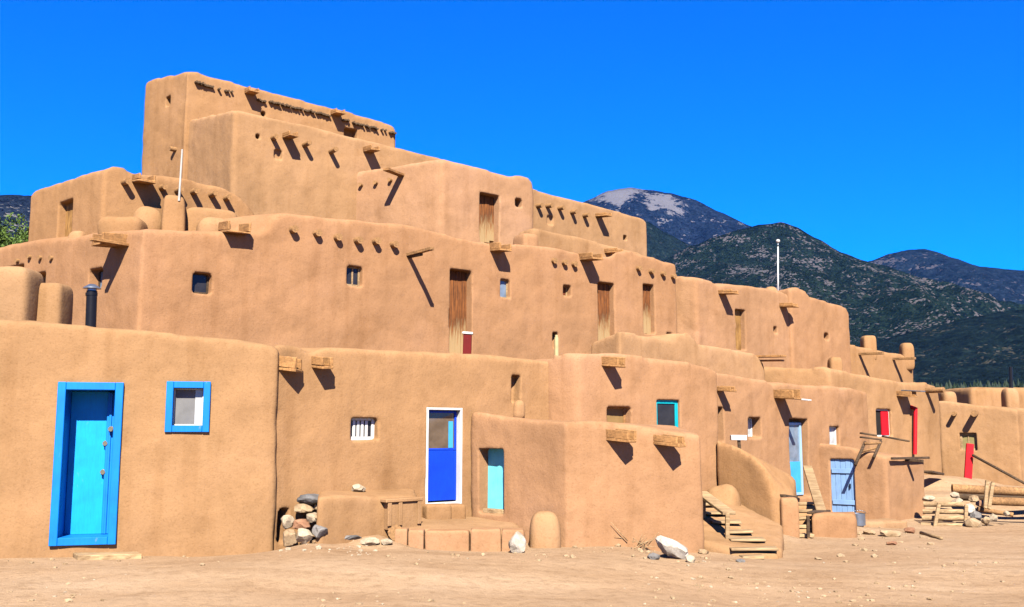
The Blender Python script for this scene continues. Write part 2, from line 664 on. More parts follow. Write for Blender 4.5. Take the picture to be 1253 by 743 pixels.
# ---- parts shared by the houses
def canale(h, w, px, py, L=0.45, W=0.26, Hh=0.15, mat=None, drop=0.05, dv=None):
    """wooden roof spout: a channel of three boards sticking out of the parapet"""
    o = w.hit(px, py)
    d = Vector(dv or w.n)
    d.z = 0
    d.normalize()
    sd = Vector((-d.y, d.x, 0))
    if sd.dot(w.u) < 0:
        sd = -sd
    bm = bmesh.new()
    t = 0.04
    def b(s0, s1, za, zc, d1):
        def P(s_, z_, e):
            return o + sd * s_ + d * e + Vector((0, 0, z_ - (drop if e > 0 else 0)))
        hexa(bm, [P(s0, za, -0.22), P(s1, za, -0.22), P(s1, za, d1), P(s0, za, d1),
                  P(s0, zc, -0.22), P(s1, zc, -0.22), P(s1, zc, d1), P(s0, zc, d1)], 0.007, 0.008)
    b(-W / 2, W / 2, -Hh / 2, -Hh / 2 + t, L)
    b(-W / 2, -W / 2 + t, -Hh / 2 + t + 0.002, Hh / 2 * random.uniform(0.85, 1.1), L * random.uniform(0.9, 1.0))
    b(W / 2 - t, W / 2, -Hh / 2 + t + 0.002, Hh / 2 * random.uniform(0.85, 1.1), L * random.uniform(0.9, 1.0))
    return obj('canale', bm, mat or WOOD_C, h.root)


def stick(h, w, px, py, L, W=0.07, Hh=0.05, mat=None, drop=0.03, name='canale', ds=0.0):
    s, z = w.s(px, py), w.hit(px, py).z
    bm = bmesh.new()
    beam(bm, w.pt(s, z, -0.2), w.pt(s + ds, z - drop, L), W, Hh, bev=0.006)
    return obj(name, bm, mat or WOOD_V, h.root)


def viga(h, w, px, py, L=0.16, r=0.065, mat=None):
    s, z = w.s(px, py), w.hit(px, py).z
    bm = bmesh.new()
    dz = random.uniform(-0.02, 0.01)
    tube(bm, w.pt(s, z, -0.15), w.pt(s + random.uniform(-0.015, 0.015), z + dz, L), r * 1.03, r, 12, 2, 0.05)
    return obj('viga', bm, mat or WOOD_V, h.root, True, 40)


def frame_bm(w, s0, s1, z0, z1, t, d0, d1, bottom=True):
    bm = bmesh.new()
    w.box(bm, s0, s0 + t, z0, z1, d0, d1, 0.006)
    w.box(bm, s1 - t, s1, z0, z1, d0, d1, 0.006)
    w.box(bm, s0 + t + 0.002, s1 - t - 0.002, z1 - t, z1 - 0.001, d0 + 0.002, d1 - 0.002, 0.006)
    if bottom:
        w.box(bm, s0 + t + 0.002, s1 - t - 0.002, z0 + 0.001, z0 + t, d0 + 0.002, d1 - 0.002, 0.006)
    return bm


def planks_bm(w, s0, s1, z0, z1, d0, d1, n, gap=0.006, rag=0.0):
    bm = bmesh.new()
    wd = (s1 - s0) / n
    for i in range(n):
        a = s0 + i * wd + gap / 2
        w.box(bm, a, a + wd - gap, z0 + random.uniform(0, rag), z1 - random.uniform(0, rag * 0.3), d0, d1 + random.uniform(-0.006, 0.006), 0.004)
    return bm


def plank_door(h, w, rc, depth, mat, n=4, fr=None, hnd=True, rag=0.0, splay=0.03, label=None, name='door'):
    """a board door at the back of a deep opening cut in the wall"""
    s0, s1, z0, z1 = rc
    h.cut(w, s0, s1, z0, z1, depth + 0.1, splay=splay)
    d = obj(name, planks_bm(w, s0 - 0.02, s1 + 0.02, z0 - 0.02, z1 + 0.02, -depth - 0.05, -depth, n, rag=rag), mat, h.root)
    for f in ((0.2, 0.78) if hnd and n > 1 else ()):
        bm = bmesh.new()
        w.box(bm, s0 + 0.03, s1 - 0.03, z0 + (z1 - z0) * f - 0.05, z0 + (z1 - z0) * f + 0.05, -depth + 0.008, -depth + 0.03, 0.004)
        obj('rail', bm, mat, d)
    if hnd:
        bm = bmesh.new()
        w.box(bm, s1 - 0.13, s1 - 0.10, z0 + (z1 - z0) * 0.46, z0 + (z1 - z0) * 0.55, -depth + 0.008, -depth + 0.05, 0.008)
        obj('handle', bm, PIPE, d)
    if label:
        d['label'] = label
    return d


def window(h, w, rc, depth, fmat, pane, t=0.035, splay=0.04, bars=0, label=None, cross=False, pane_in=0.02):
    s0, s1, z0, z1 = rc
    h.cut(w, s0, s1, z0, z1, depth + 0.1, splay=splay)
    f = obj('window', frame_bm(w, s0 - 0.015, s1 + 0.015, z0 - 0.015, z1 + 0.015, t + 0.015, -depth - 0.05, -depth), fmat, h.root)
    bm = bmesh.new()
    w.box(bm, s0 + t - 0.01, s1 - t + 0.01, z0 + t - 0.01, z1 - t + 0.01, -depth - 0.04, -depth - pane_in)
    obj('pane', bm, pane, f)
    if cross:
        bm = bmesh.new()
        sm = (s0 + s1) / 2
        w.box(bm, sm - 0.015, sm + 0.015, z0 + t, z1 - t, -depth - pane_in + 0.002, -depth - 0.004)
        obj('muntin', bm, fmat, f)
    for k in range(bars):
        bm = bmesh.new()
        x = s0 + t + (s1 - s0 - 2 * t) * (k + 0.7) / (bars + 0.9)
        w.box(bm, x - 0.022, x + 0.022, z0 + t + 0.002, z1 - t - 0.002, -depth - 0.018, -depth - 0.003, 0.003)
        obj('bar', bm, fmat, f)
    if label:
        f['label'] = label
    return f


def hole(h, w, rc, depth=0.25, splay=0.03):
    h.cut(w, *rc, depth, splay=splay)


def mud(name, parent, px, py0, py1, wpx, Y, dep=None, e=0.45, mat=None, rot=0.0, sink=0.3, nz=0.05):
    """rounded mud-plastered block: chimney, roof hump or buttress; pixel box at a depth"""
    top, bot = at(px, py0, Y), at(px, py1, Y)
    wid = (at(px + wpx / 2, py0, Y) - at(px - wpx / 2, py0, Y)).length
    dep = dep or wid
    hz = top.z - bot.z
    bm = bmesh.new()
    c = Vector((bot.x, Y, (top.z + bot.z - sink) / 2))
    blob(bm, c, wid / 2, dep / 2, (hz + sink) / 2, e, rot, nz, 2.3)
    return obj(name, bm, mat or ADB, parent, True)


DD = Vector((0.788, 0.616, 0))       # the run of the long facades
BK = Vector((-0.616, 0.788, 0))      # straight back from them

# ================================================================= front row
# --- near house with the blue door
wB1 = Wall(P2(at(-90, 530, 11.87)), P2(at(340, 550, 12.9)))
bkB1 = Vector((-0.26, 0.965, 0))
B1 = House('large plain adobe house with a bright blue framed door and small blue window', [wB1],
           [[(-90, 386), (0, 390), (60, 393), (130, 400), (220, 408), (290, 415), (330, 421), (343, 425)]],
           [P2(wB1.B + bkB1 * 3.2), P2(wB1.A + bkB1 * 3.2)], ADB_Y, 0.055)
s0, s1 = wB1.s(66, 567), wB1.s(147, 567)
z0, z1 = wB1.hit(105, 667).z, wB1.hit(112, 468).z
t = 0.095
B1.cut(wB1, s0 + 0.05, s1 - 0.05, z0 + 0.05, z1 - 0.05, 0.55)
dr = obj('door', planks_bm(wB1, s0 + t, s1 - t, z0 + t, z1 - t - 0.005, -0.42, -0.37, 1), BLUE_C, B1.root)
obj('frame', frame_bm(wB1, s0, s1, z0, z1, t, -0.05, 0.05), BLUE, dr)
bm = bmesh.new()
for a, bq in ((s0 + t - 0.03, s0 + t), (s1 - t, s1 - t + 0.03)):
    wB1.box(bm, a, bq, z0 + t * 0.7, z1 - t * 0.7, -0.44, -0.052)
wB1.box(bm, s0 + t, s1 - t, z0 + t - 0.03, z0 + t, -0.44, -0.052)
wB1.box(bm, s0 + t, s1 - t, z1 - t, z1 - t + 0.03, -0.44, -0.052)
obj('jamb', bm, BLUE, dr)
bm = bmesh.new()
wB1.box(bm, s1 - t - 0.13, s1 - t - 0.004, z0 + t + 0.004, z1 - t - 0.02, -0.368, -0.31, 0.005)
wB1.box(bm, s1 - t - 0.10, s1 - t - 0.07, z0 + t + 0.004, z1 - t - 0.02, -0.309, -0.29, 0.005)
obj('stile', bm, BLUE, dr)
for px, py, kind in ((132, 525, 'handle'), (124, 543, 'lock'), (121, 579, 'knob')):
    s, z = wB1.s(px, py), wB1.hit(px, py).z
    bm = bmesh.new()
    d0 = -0.29 if px > 130 else -0.37
    tube(bm, wB1.pt(s, z, d0), wB1.pt(s, z, d0 + 0.02), 0.035, 0.035, 14)
    tube(bm, wB1.pt(s, z, d0 + 0.02), wB1.pt(s, z, d0 + 0.07), 0.022, 0.03, 14)
    obj(kind, bm, BRASS, dr, True, 40)
rc = wB1.rect(203, 467, 257, 529)
B1.cut(wB1, rc[0] + 0.05, rc[1] - 0.05, rc[2] + 0.05, rc[3] - 0.05, 0.3)
wf = obj('window', frame_bm(wB1, rc[0], rc[1], rc[2], rc[3], 0.085, -0.05, 0.045), BLUE, B1.root)
bm = bmesh.new()
wB1.box(bm, rc[0] + 0.05, rc[1] - 0.05, rc[2] + 0.05, rc[3] - 0.05, -0.14, -0.10)
obj('pane', bm, SCREEN, wf)
bm = frame_bm(wB1, rc[0] + 0.08, rc[1] - 0.08, rc[2] + 0.08, rc[3] - 0.08, 0.022, -0.099, -0.075)
obj('sash', bm, WHITE, wf)
bm = bmesh.new()
wB1.box(bm, rc[1] - 0.19, rc[1] - 0.105, rc[2] + 0.105, rc[3] - 0.105, -0.098, -0.088)
obj('curtain', bm, GLS_W, wf)
B1.build()
mud('chimney', B1.root, 16, 329, 392, 54, 13.6, 0.6, 0.35, ADB_Y)
mud('chimney', B1.root, 61, 348, 398, 41, 13.9, 0.5, 0.35, ADB_Y)
bm = bmesh.new()
pb, ptp = at(111.5, 402, 13.3), at(112.5, 356, 13.3)
tube(bm, pb - Vector((0, 0, 0.3)), ptp, 0.07, 0.07, 18)
tube(bm, at(112, 362, 13.3), at(112, 358.5, 13.3), 0.078, 0.078, 18)
sp_ = obj('stovepipe', bm, PIPE, B1.root, True, 40)
bm = bmesh.new()
tube(bm, ptp + Vector((0, 0, 0.03)), ptp + Vector((0, 0, 0.045)), 0.12, 0.11, 18)
tube(bm, ptp + Vector((0, 0, 0.045)), ptp + Vector((0, 0, 0.09)), 0.11, 0.045, 18)
tube(bm, ptp - Vector((0, 0, 0.02)), ptp + Vector((0, 0, 0.03)), 0.06, 0.06, 18)
obj('rain_cap', bm, STEEL, sp_, True, 40)

# --- middle house with the deep blue half-glazed door
pM0, pM1 = at(378, 530, 13.35), at(675, 530, 16.05)
uM = (pM1 - pM0); uM.z = 0; uM.normalize()
pMs = pM0 - uM * 0.27
wM0 = Wall(P2(at(335, 530, 12.97)), P2(pMs))
wM = Wall(P2(pMs), P2(pM1 + uM * 0.6))
bkM = Vector((-uM.y, uM.x, 0))
M = House('adobe house with a deep blue half glazed door and white barred window', [wM0, wM],
          [[(334, 421), (347, 420), (360, 421)], [(362, 421), (368, 421), (374, 424), (379, 431), (386, 432), (393, 427), (410, 425), (480, 427), (520, 429), (560, 431), (640, 437), (665, 440), (700, 443)]],
          [P2(wM.B + bkM * 2.6), P2(wM.A + bkM * 2.6), P2(wM0.A + Vector((-0.4, 0.9, 0)))], ADB, 0.055)
canale(M, wM, 389, 441, 0.25, 0.18, 0.17, dv=(0.70, -0.71, 0))
canale(M, wM0, 349, 443, 0.22, 0.2, 0.19, dv=(0.95, -0.3, 0))
window(M, wM, wM.rect(431, 511, 462, 538), 0.10, WHITE, GLS, 0.04, 0.03, bars=4)
rc = wM.rect(521, 499, 565, 618)
M.cut(wM, rc[0] + 0.02, rc[1] - 0.02, rc[2] + 0.01, rc[3] - 0.02, 0.25, splay=0.01)
dM = obj('door', planks_bm(wM, rc[0] + 0.04, rc[1] - 0.09, rc[2] + 0.06, rc[2] + (rc[3] - rc[2]) * 0.555, -0.12, -0.08, 1), BLUE_D, M.root)
obj('frame', frame_bm(wM, rc[0], rc[1], rc[2], rc[3], 0.036, -0.12, 0.02), WHITE, dM)
zm = rc[2] + (rc[3] - rc[2]) * 0.555
obj('sash', frame_bm(wM, rc[0] + 0.055, rc[1] - 0.04, zm, rc[3] - 0.04, 0.035, -0.12, -0.078), BLUE_D, dM)
bm = bmesh.new()
wM.box(bm, rc[1] - 0.089, rc[1] - 0.038, rc[2] + 0.06, zm - 0.002, -0.12, -0.085)
obj('stile', bm, BLUE_D, dM)
bm = bmesh.new()
wM.box(bm, rc[0] + 0.07, rc[1] - 0.07, zm + 0.01, rc[3] - 0.07, -0.115, -0.10)
obj('pane', bm, glass('brown_window_glass', (0.09, 0.065, 0.045), 0.1), dM)
bm = bmesh.new()
wM.box(bm, rc[1] - 0.18, rc[1] - 0.1, zm + 0.04, rc[3] - 0.2, -0.099, -0.09)
obj('curtain', bm, BLUE_L, dM)
rcn = wM.rect(627, 459, 637, 494)
hole(M, wM, rcn, 0.2, 0.02)
hole(M, wM0, wM0.rect(340, 622, 352, 664), 0.4, 0.0)
bm = bmesh.new()
p = wM.pt((rcn[0] + rcn[1]) / 2 + 0.04, rcn[2] - 0.1, 0.0)
blob(bm, p, 0.10, 0.10, 0.15, 0.8, 0.4, 0.3, 4)
obj('sill', bm, ADB, M.root, True)
M.build()

# --- house behind, with the turquoise window
cB2 = at(707, 500, 15.75)
wB2l = Wall(P2(cB2 + Vector((-0.883, 0.469, 0)) * 0.85), P2(cB2))
wB2 = Wall(P2(cB2), P2(at(880, 500, 17.6)))
bk2 = Vector((-wB2.u.y, wB2.u.x, 0))
B2 = House('adobe house with a turquoise window, standing above the low flat roofed annex', [wB2l, wB2],
           [[(672, 438), (677, 431), (684, 429), (692, 433), (707, 434)], [(707, 433), (722, 431), (760, 432), (800, 437), (840, 443), (868, 449), (880, 455)]],
           [P2(wB2.B + bk2 * 2.6), P2(wB2l.A + bk2 * 2.0)], ADB_P, 0.055)
canale(B2, wB2, 741, 441, 0.35, 0.18, 0.17, dv=(0.70, -0.71, 0))
s, z = wB2.s(752, 446), wB2.hit(752, 446).z
window(B2, wB2, wB2.rect(744, 498, 771, 528), 0.12, WOOD_C, GLS_Y, 0.03)
window(B2, wB2, wB2.rect(804, 490, 832, 528), 0.05, TURQ2, GLS, 0.06, 0.015, label='turquoise framed window')
B2.build()

# --- low annex in front
cB3 = at(692, 590, 13.75)
wB3l = Wall(P2(at(575, 560, 14.95)), P2(cB3))
wB3 = Wall(P2(cB3), P2(at(859, 590, 14.1)))
B3 = House('low flat roofed adobe annex with two box spouts and a tiny turquoise side door', [wB3l, wB3],
           [[(575, 502), (600, 506), (640, 511), (670, 514), (692, 516)], [(692, 515), (740, 516), (770, 519), (800, 524), (830, 528), (859, 531)]],
           [P2(wB3.B + Vector((0.15, 3.0, 0))), P2(wB3l.A + Vector((0.2, 0.6, 0)))], ADB_P, 0.05)
canale(B3, wB3, 748, 530, 0.39, 0.16, 0.17, dv=(0.70, -0.71, 0))
canale(B3, wB3, 807, 536, 0.39, 0.16, 0.15, dv=(0.70, -0.71, 0))
rc = wB3l.rect(586, 549, 615, 628)
d3 = plank_door(B3, wB3l, rc, 0.2, TURQ, 1, hnd=False, splay=0.03, label='small pale turquoise door')
bm = bmesh.new()
wB3l.box(bm, rc[0], rc[1], rc[2] - 0.02, rc[2] + 0.05, -0.2, -0.08, 0.01)
obj('threshold', bm, WOOD_G, d3)
B3.build()
mud('buttress', B3.root, 667, 625, 670, 38, 13.75, 0.42, 0.6, ADB)

# --- house with the pale blue glazed door
wB4 = Wall(P2(at(868, 500, 19.35)), P2(at(1062, 520, 23.3)))
bk4 = Vector((-wB4.u.y, wB4.u.x, 0))
B4 = House('adobe house with a pale blue glazed door at the head of the rough steps', [wB4],
           [[(868, 452), (885, 456), (930, 463), (943, 466), (949, 472), (956, 468), (1000, 471), (1051, 476), (1062, 480)]],
           [P2(wB4.B + bk4 * 2.0), P2(wB4.A + bk4 * 2.0)], ADB_P, 0.06)
canale(B4, wB4, 880, 474, 0.35, 0.2, 0.1)
canale(B4, wB4, 951, 481, 0.5, 0.26, 0.2)
stick(B4, wB4, 958, 485, 0.65, 0.12, 0.03, WHITE, 0.1, 'drip_flashing')
hole(B4, wB4, wB4.rect(872, 498, 885, 541), 0.3, 0.05)
rc = wB4.rect(917, 511, 930, 534)
window(B4, wB4, rc, 0.2, WHITE, GLS_W, 0.03, 0.08)
rc = wB4.rect(969, 517, 989, 607)
B4.cut(wB4, rc[0] - 0.01, rc[1] + 0.02, rc[2], rc[3] + 0.08, 0.32, splay=0.08)
zm = rc[2] + (rc[3] - rc[2]) * 0.46
d4 = obj('door', planks_bm(wB4, rc[0] + 0.04, rc[1] - 0.05, rc[2] + 0.03, zm, -0.22, -0.17, 1), BLUE_L, B4.root)
obj('frame', frame_bm(wB4, rc[0] - 0.02, rc[1] + 0.0, rc[2], rc[3], 0.06, -0.22, -0.14), paint('pale_blue_paint', (0.30, 0.46, 0.62), 0.1), d4)
bm = bmesh.new()
wB4.box(bm, rc[0] + 0.035, rc[1] - 0.05, zm + 0.002, rc[3] - 0.06, -0.20, -0.18)
obj('pane', bm, GLS_B, d4)
window(B4, wB4, wB4.rect(1015, 522, 1027, 545), 0.08, WHITE, GLS_W, 0.03, 0.03)
B4.build()

# --- house with the red shutter
cB5 = at(1015, 480, 23.3)
wB5l = Wall(P2(cB5 + Vector((-0.883, 0.469, 0)) * 2.7), P2(cB5))
wB5 = Wall(P2(cB5), P2(at(1150, 520, 26.3)))
bk5 = Vector((-wB5.u.y, wB5.u.x, 0))
B5 = House('adobe house with a red shutter in its dark window and a red downpipe', [wB5l, wB5],
           [[(885, 447), (940, 449), (985, 450), (1000, 447), (1015, 450)], [(1015, 450), (1050, 457), (1085, 464), (1105, 467), (1135, 468), (1146, 472), (1150, 480)]],
           [P2(wB5.B + bk5 * 3.0), P2(wB5l.A + bk5 * 1.0)], ADB, 0.065)
canale(B5, wB5, 1101, 481, 0.4, 0.3, 0.15)
stick(B5, wB5, 1105, 477, 0.55, 0.2, 0.03, STEEL, 0.06, 'drip_flashing')
viga(B5, wB5, 1133, 478, 0.5, 0.07)
rc = wB5.rect(1073, 501, 1091, 534)
fB5 = window(B5, wB5, rc, 0.07, WHITE, DARK, 0.03, 0.02)
bm = bmesh.new()
wB5.box(bm, (rc[0] + rc[1]) / 2 - 0.02, rc[1] - 0.03, rc[2] + 0.03, rc[3] - 0.05, -0.085, -0.06)
obj('shutter', bm, RED, fB5)
bm = bmesh.new()
a, bq = wB5.hit(1115, 499), wB5.hit(1115, 556)
tube(bm, a + wB5.n * 0.12, bq + wB5.n * 0.1, 0.05, 0.05, 12)
tube(bm, a + wB5.n * 0.12 + Vector((0, 0, -0.03)), a - wB5.n * 0.1 + Vector((0, 0, 0.05)), 0.05, 0.05, 12)
obj('downpipe', bm, RED, B5.root, True, 40)
B5.build()
mud('chimney', B5.root, 1022, 437, 455, 16, 24.2, 0.35, 0.5)

# --- little shed with the board door
cS = at(1085, 600, 21.0)
wSl = Wall(P2(at(996, 590, 22.0)), P2(cS))
wS = Wall(P2(cS), P2(at(1131, 600, 21.9)))
S = House('small adobe shed with a faded blue board door', [wSl, wS],
          [[(996, 540), (1003, 541), (1030, 545), (1055, 551), (1085, 560)], [(1085, 559), (1110, 558), (1131, 562)]],
          [P2(wS.B + Vector((-0.5, 1.2, 0))), P2(wSl.A + Vector((0.4, 0.5, 0)))], ADB_P, 0.05, name='adobe_shed', cat='shed')
plank_door(S, wSl, wSl.rect(1016, 562, 1046, 628), 0.06, BLUE_R, 5, rag=0.04, splay=0.0)
stick(S, wS, 1108, 562, 0.4, 0.07, 0.06, WOOD_K)
bm = bmesh.new()
beam(bm, wS.pt(wS.s(1086, 562), wS.hit(1086, 561).z, 0.1), wS.pt(wS.s(1131, 560), wS.hit(1131, 560).z, 0.1), 0.06, 0.05)
obj('roof_pole', bm, WOOD_K, S.root)
S.build()

# --- curved stair wall beside the plank steps
pST0, pST1 = at(874, 600, 17.5), at(949, 620, 16.5)
wST = Wall(P2(pST0), P2(pST1))
wSTf = Wall(P2(pST1), P2(at(970, 620, 16.7)))
STW = House('curved adobe stair wall sloping down beside the plank steps', [wST, wSTf],
            [[(874, 537), (885, 541), (905, 548), (922, 558), (934, 570), (941, 586), (944, 604), (947, 622), (949, 636)], [(949, 630), (958, 610), (970, 612)]],
            [P2(at(975, 620, 17.4)), P2(pST0 + Vector((0.75, 0.5, 0)))], ADB, 0.05, name='stair_wall', cat='wall')
STW.build()

# --- block at the far end
cR = at(1245, 540, 27.0)
wR = Wall(P2(at(1147, 540, 28.0)), P2(cR))
wR2 = Wall(P2(cR), P2(at(1340, 540, 28.6)))
RH = House('single storey adobe house with one small square window beyond the log pile', [wR, wR2],
           [[(1147, 490), (1165, 491), (1200, 496), (1238, 500), (1245, 503)], [(1245, 501), (1260, 500), (1340, 508)]],
           [P2(wR2.B + Vector((-1, 3, 0))), P2(wR.A + Vector((0.8, 3, 0)))], ADB, 0.05)
viga(RH, wR, 1168, 506, 0.3, 0.06)
viga(RH, wR, 1193, 506, 0.42, 0.085)
window(RH, wR, wR.rect(1175, 530, 1195, 551), 0.1, WOOD_G, plain('straw_yellow_panel', (0.20, 0.16, 0.06)), 0.05, 0.03, cross=True)
RH.build()
mud('chimney', RH.root, 1161, 479, 494, 17, 28.6, 0.4, 0.55)
mud('chimney', RH.root, 1237, 475, 504, 17, 28.0, 0.45, 0.5)
wFW = Wall(P2(at(1188, 480, 48)), P2(at(1420, 480, 52)))
FW = House('distant plain adobe house at the edge of the dark trees', [wFW], [[(1188, 473), (1215, 474), (1300, 474), (1420, 476)]],
           [P2(wFW.B + Vector((0, 4, 0))), P2(wFW.A + Vector((0, 4, 0)))], ADB, 0.14)
FW.build()
bm = bmesh.new()
tube(bm, at(1236.5, 474, 49) - Vector((0, 0, 1)), at(1236.5, 449, 49), 0.09, 0.09, 10)
obj('stovepipe', bm, PIPE, FW.root, True, 40)

# ================================================================= second terrace
wX = Wall(P2(at(758, 420, 19.85)), P2(at(938, 440, 23.35)))
X = House('low adobe parapet block on the terrace below the two brown doors', [wX],
          [[(758, 404), (770, 405), (800, 411), (826, 415), (831, 408), (841, 405), (850, 407), (856, 419), (870, 422), (900, 427), (925, 432), (932, 438), (938, 448)]],
          [P2(wX.B + BK * 0.9), P2(wX.A + BK * 0.9)], ADB, 0.055, name='terrace_parapet', cat='parapet', soft=7)
stick(X, wX, 932, 436, 0.6, 0.2, 0.05, WOOD_C)
stick(X, wX, 935, 441, 0.5, 0.16, 0.04, WOOD_C)
X.build()

cA = at(173, 330, 15.28)
wAl = Wall(P2(cA + Vector((-0.80, 0.60, 0)) * 6.2), P2(cA))
wA = Wall(P2(cA), P2(at(829, 360, 22.8)))
A2 = House('long second storey adobe house with brown plank doors and a row of log ends', [wAl, wA],
           [[(-70, 308), (0, 301), (40, 295), (90, 290), (140, 283), (173, 279)],
            [(173, 279), (200, 280), (260, 283), (318, 285), (328, 282), (334, 268), (342, 261), (350, 260), (365, 261), (430, 268), (500, 274), (518, 277), (560, 288), (590, 295), (625, 297), (657, 298),
             (709, 309), (745, 313), (756, 306), (766, 304), (790, 311), (815, 319), (829, 323)]],
           [P2(wA.B + BK * 2.2), P2(cA + DD * 0.5 + BK * 3.0), P2(wAl.A + Vector((0.8, 2.0, 0)))], ADB_P, 0.06)
for px, py in ((357, 281), (386, 286), (411, 291), (436, 294), (459, 296), (480, 299)):
    viga(A2, wA, px, py, 0.13, 0.065)
for px, py in ((677, 319), (690, 321.5), (702, 323), (781, 329), (796, 332), (810, 335), (823, 339)):
    viga(A2, wA, px, py, 0.09, 0.06)
stick(A2, wA, 499, 312, 0.85, 0.08, 0.06, WOOD_V, 0.0)
stick(A2, wA, 500, 314, 0.45, 0.07, 0.05, WOOD_K, 0.02)
canale(A2, wA, 607, 302, 0.33, 0.30, 0.17)
canale(A2, wA, 716, 314, 0.42, 0.32, 0.15)
canale(A2, wA, 287, 277, 0.22, 0.40, 0.2)
canale(A2, wAl, 148, 294, 0.42, 0.34, 0.2)
stick(A2, wAl, 156, 300, 0.62, 0.10, 0.05, WOOD_C, 0.0)
for px, py in ((22, 319), (37, 315), (50, 315), (64, 315)):
    viga(A2, wAl, px, py, 0.05, 0.045)
window(A2, wAl, wAl.rect(2, 326, 28, 348), 0.2, WOOD_D, GLS, 0.03, 0.03)
window(A2, wAl, wAl.rect(41, 334, 55, 352), 0.2, WOOD_D, GLS, 0.03, 0.03)
window(A2, wAl, wAl.rect(110, 329, 124, 352), 0.16, WOOD_K, GLS_B, 0.02, 0.06)
dA1 = plank_door(A2, wA, wA.rect(551, 330, 577, 432), 0.19, WOOD_D, 4, hnd=False, rag=0.02, splay=0.02)
plank_door(A2, wA, wA.rect(733, 346, 752, 421), 0.17, WOOD_D, 3, hnd=False, rag=0.02, splay=0.03)
plank_door(A2, wA, wA.rect(788, 348, 801, 408), 0.14, WOOD_D, 3, hnd=False, rag=0.03, splay=0.03)
window(A2, wA, wA.rect(426, 326, 443, 349), 0.10, WOOD_G, GLS, 0.025, 0.05, cross=True)
window(A2, wA, wA.rect(237, 334, 258, 358), 0.12, WOOD_K, GLS, 0.02, 0.05)
window(A2, wA, wA.rect(613, 342, 624, 364), 0.09, WOOD_G, GLS_B, 0.02, 0.04)
window(A2, wA, wA.rect(690, 349, 699, 362), 0.14, WOOD_D, plain('rust_window_board', (0.13, 0.035, 0.012)), 0.025, 0.03)
hole(A2, wA, wA.rect(677, 407, 683, 426), 0.18, 0.03)
hole(A2, wA, wA.rect(816, 407, 822, 411), 0.2, 0.01)
A2.build()
# humps, chimney and curbs on its roof
mud('roof_hump', A2.root, 96, 283, 296, 22, 16.9, 0.4, 0.7, ADB)
mud('roof_hump', A2.root, 150, 267, 286, 52, 16.35, 0.5, 0.55, ADB, nz=0.2)
mud('roof_hump', A2.root, 181, 254, 276, 32, 16.8, 0.4, 0.8, ADB, 0.5, nz=0.25)
mud('chimney', A2.root, 212, 241, 285, 27, 16.7, 0.4, 0.33, ADB, 0.3, nz=0.16)
mud('roof_curb', A2.root, 257, 256, 285, 64, 17.2, 0.35, 0.4, ADB, 0.5)
mud('roof_hump', A2.root, 262, 267, 286, 42, 16.9, 0.5, 0.7, ADB, 0.5)
mud('roof_hump', A2.root, 643, 287, 302, 24, 20.6, 0.5, 0.4, ADB_P, 0.6)

wX2 = Wall(P2(at(652, 300, 21.6)), P2(at(790, 310, 24.3)))
X2 = House('narrow set back adobe parapet behind the brown doors', [wX2], [[(652, 277), (680, 282), (720, 292), (764, 303), (790, 311)]],
           [P2(wX2.B + BK * 0.6), P2(wX2.A + BK * 0.6)], ADB, 0.06, name='roof_parapet', cat='parapet', soft=7)
canale(X2, wX2, 744, 307, 0.4, 0.25, 0.1)
X2.build()

cB = at(852, 380, 23.2)
wBl = Wall(P2(cB + Vector((-0.883, 0.469, 0)) * 1.1), P2(cB))
wB = Wall(P2(cB), P2(at(976, 400, 25.95)))
HB = House('upper adobe house with a tall ochre door and two long spouts', [wBl, wB],
           [[(822, 337), (835, 338), (852, 339)], [(852, 338), (866, 341), (882, 347), (900, 347), (940, 352), (976, 362)]],
           [P2(wB.B + BK * 2.5), P2(wBl.A + BK * 1.5)], ADB_P, 0.065)
canale(HB, wB, 883, 357, 0.42, 0.26, 0.10)
canale(HB, wB, 957, 373, 0.42, 0.26, 0.10)
plank_door(HB, wB, wB.rect(901, 379, 912, 428), 0.14, WOOD_L, 2, hnd=False, splay=0.03)
hole(HB, wB, wB.rect(947, 400, 951, 408), 0.15, 0.03)
HB.build()
mud('roof_hump', HB.root, 943, 351, 360, 17, 26.2, 0.5, 0.8)

wC = Wall(P2(at(974, 400, 25.75)), P2(at(1040, 420, 27.25)))
HC = House('blank adobe house with a rounded hump at one end of its roof', [wC],
           [[(966, 352), (975, 351), (984, 353), (990, 361), (998, 364), (1010, 367), (1030, 373), (1037, 376), (1040, 384)]],
           [P2(wC.B + BK * 2.2), P2(wC.A + BK * 2.2)], ADB_P, 0.065)
hole(HC, wC, wC.rect(1009, 408, 1014, 416), 0.15, 0.03)
HC.build()
wD = Wall(P2(at(1030, 440, 27.5)), P2(at(1118, 450, 29.6)))
HD = House('low adobe house with two stubby chimneys and slanting spout sticks', [wD],
           [[(1030, 417), (1060, 425), (1090, 431), (1106, 434), (1118, 438)]], [P2(wD.B + BK * 2.2), P2(wD.A + BK * 2.2)], ADB, 0.07)
stick(HD, wD, 1052, 433, 0.75, 0.10, 0.07, WOOD_V)
stick(HD, wD, 1093, 439, 0.7, 0.10, 0.07, WOOD_V)
HD.build()
mud('chimney', HD.root, 1063, 411, 430, 16, 28.6, 0.4, 0.35)
mud('chimney', HD.root, 1110, 420, 442, 15, 29.5, 0.4, 0.5)

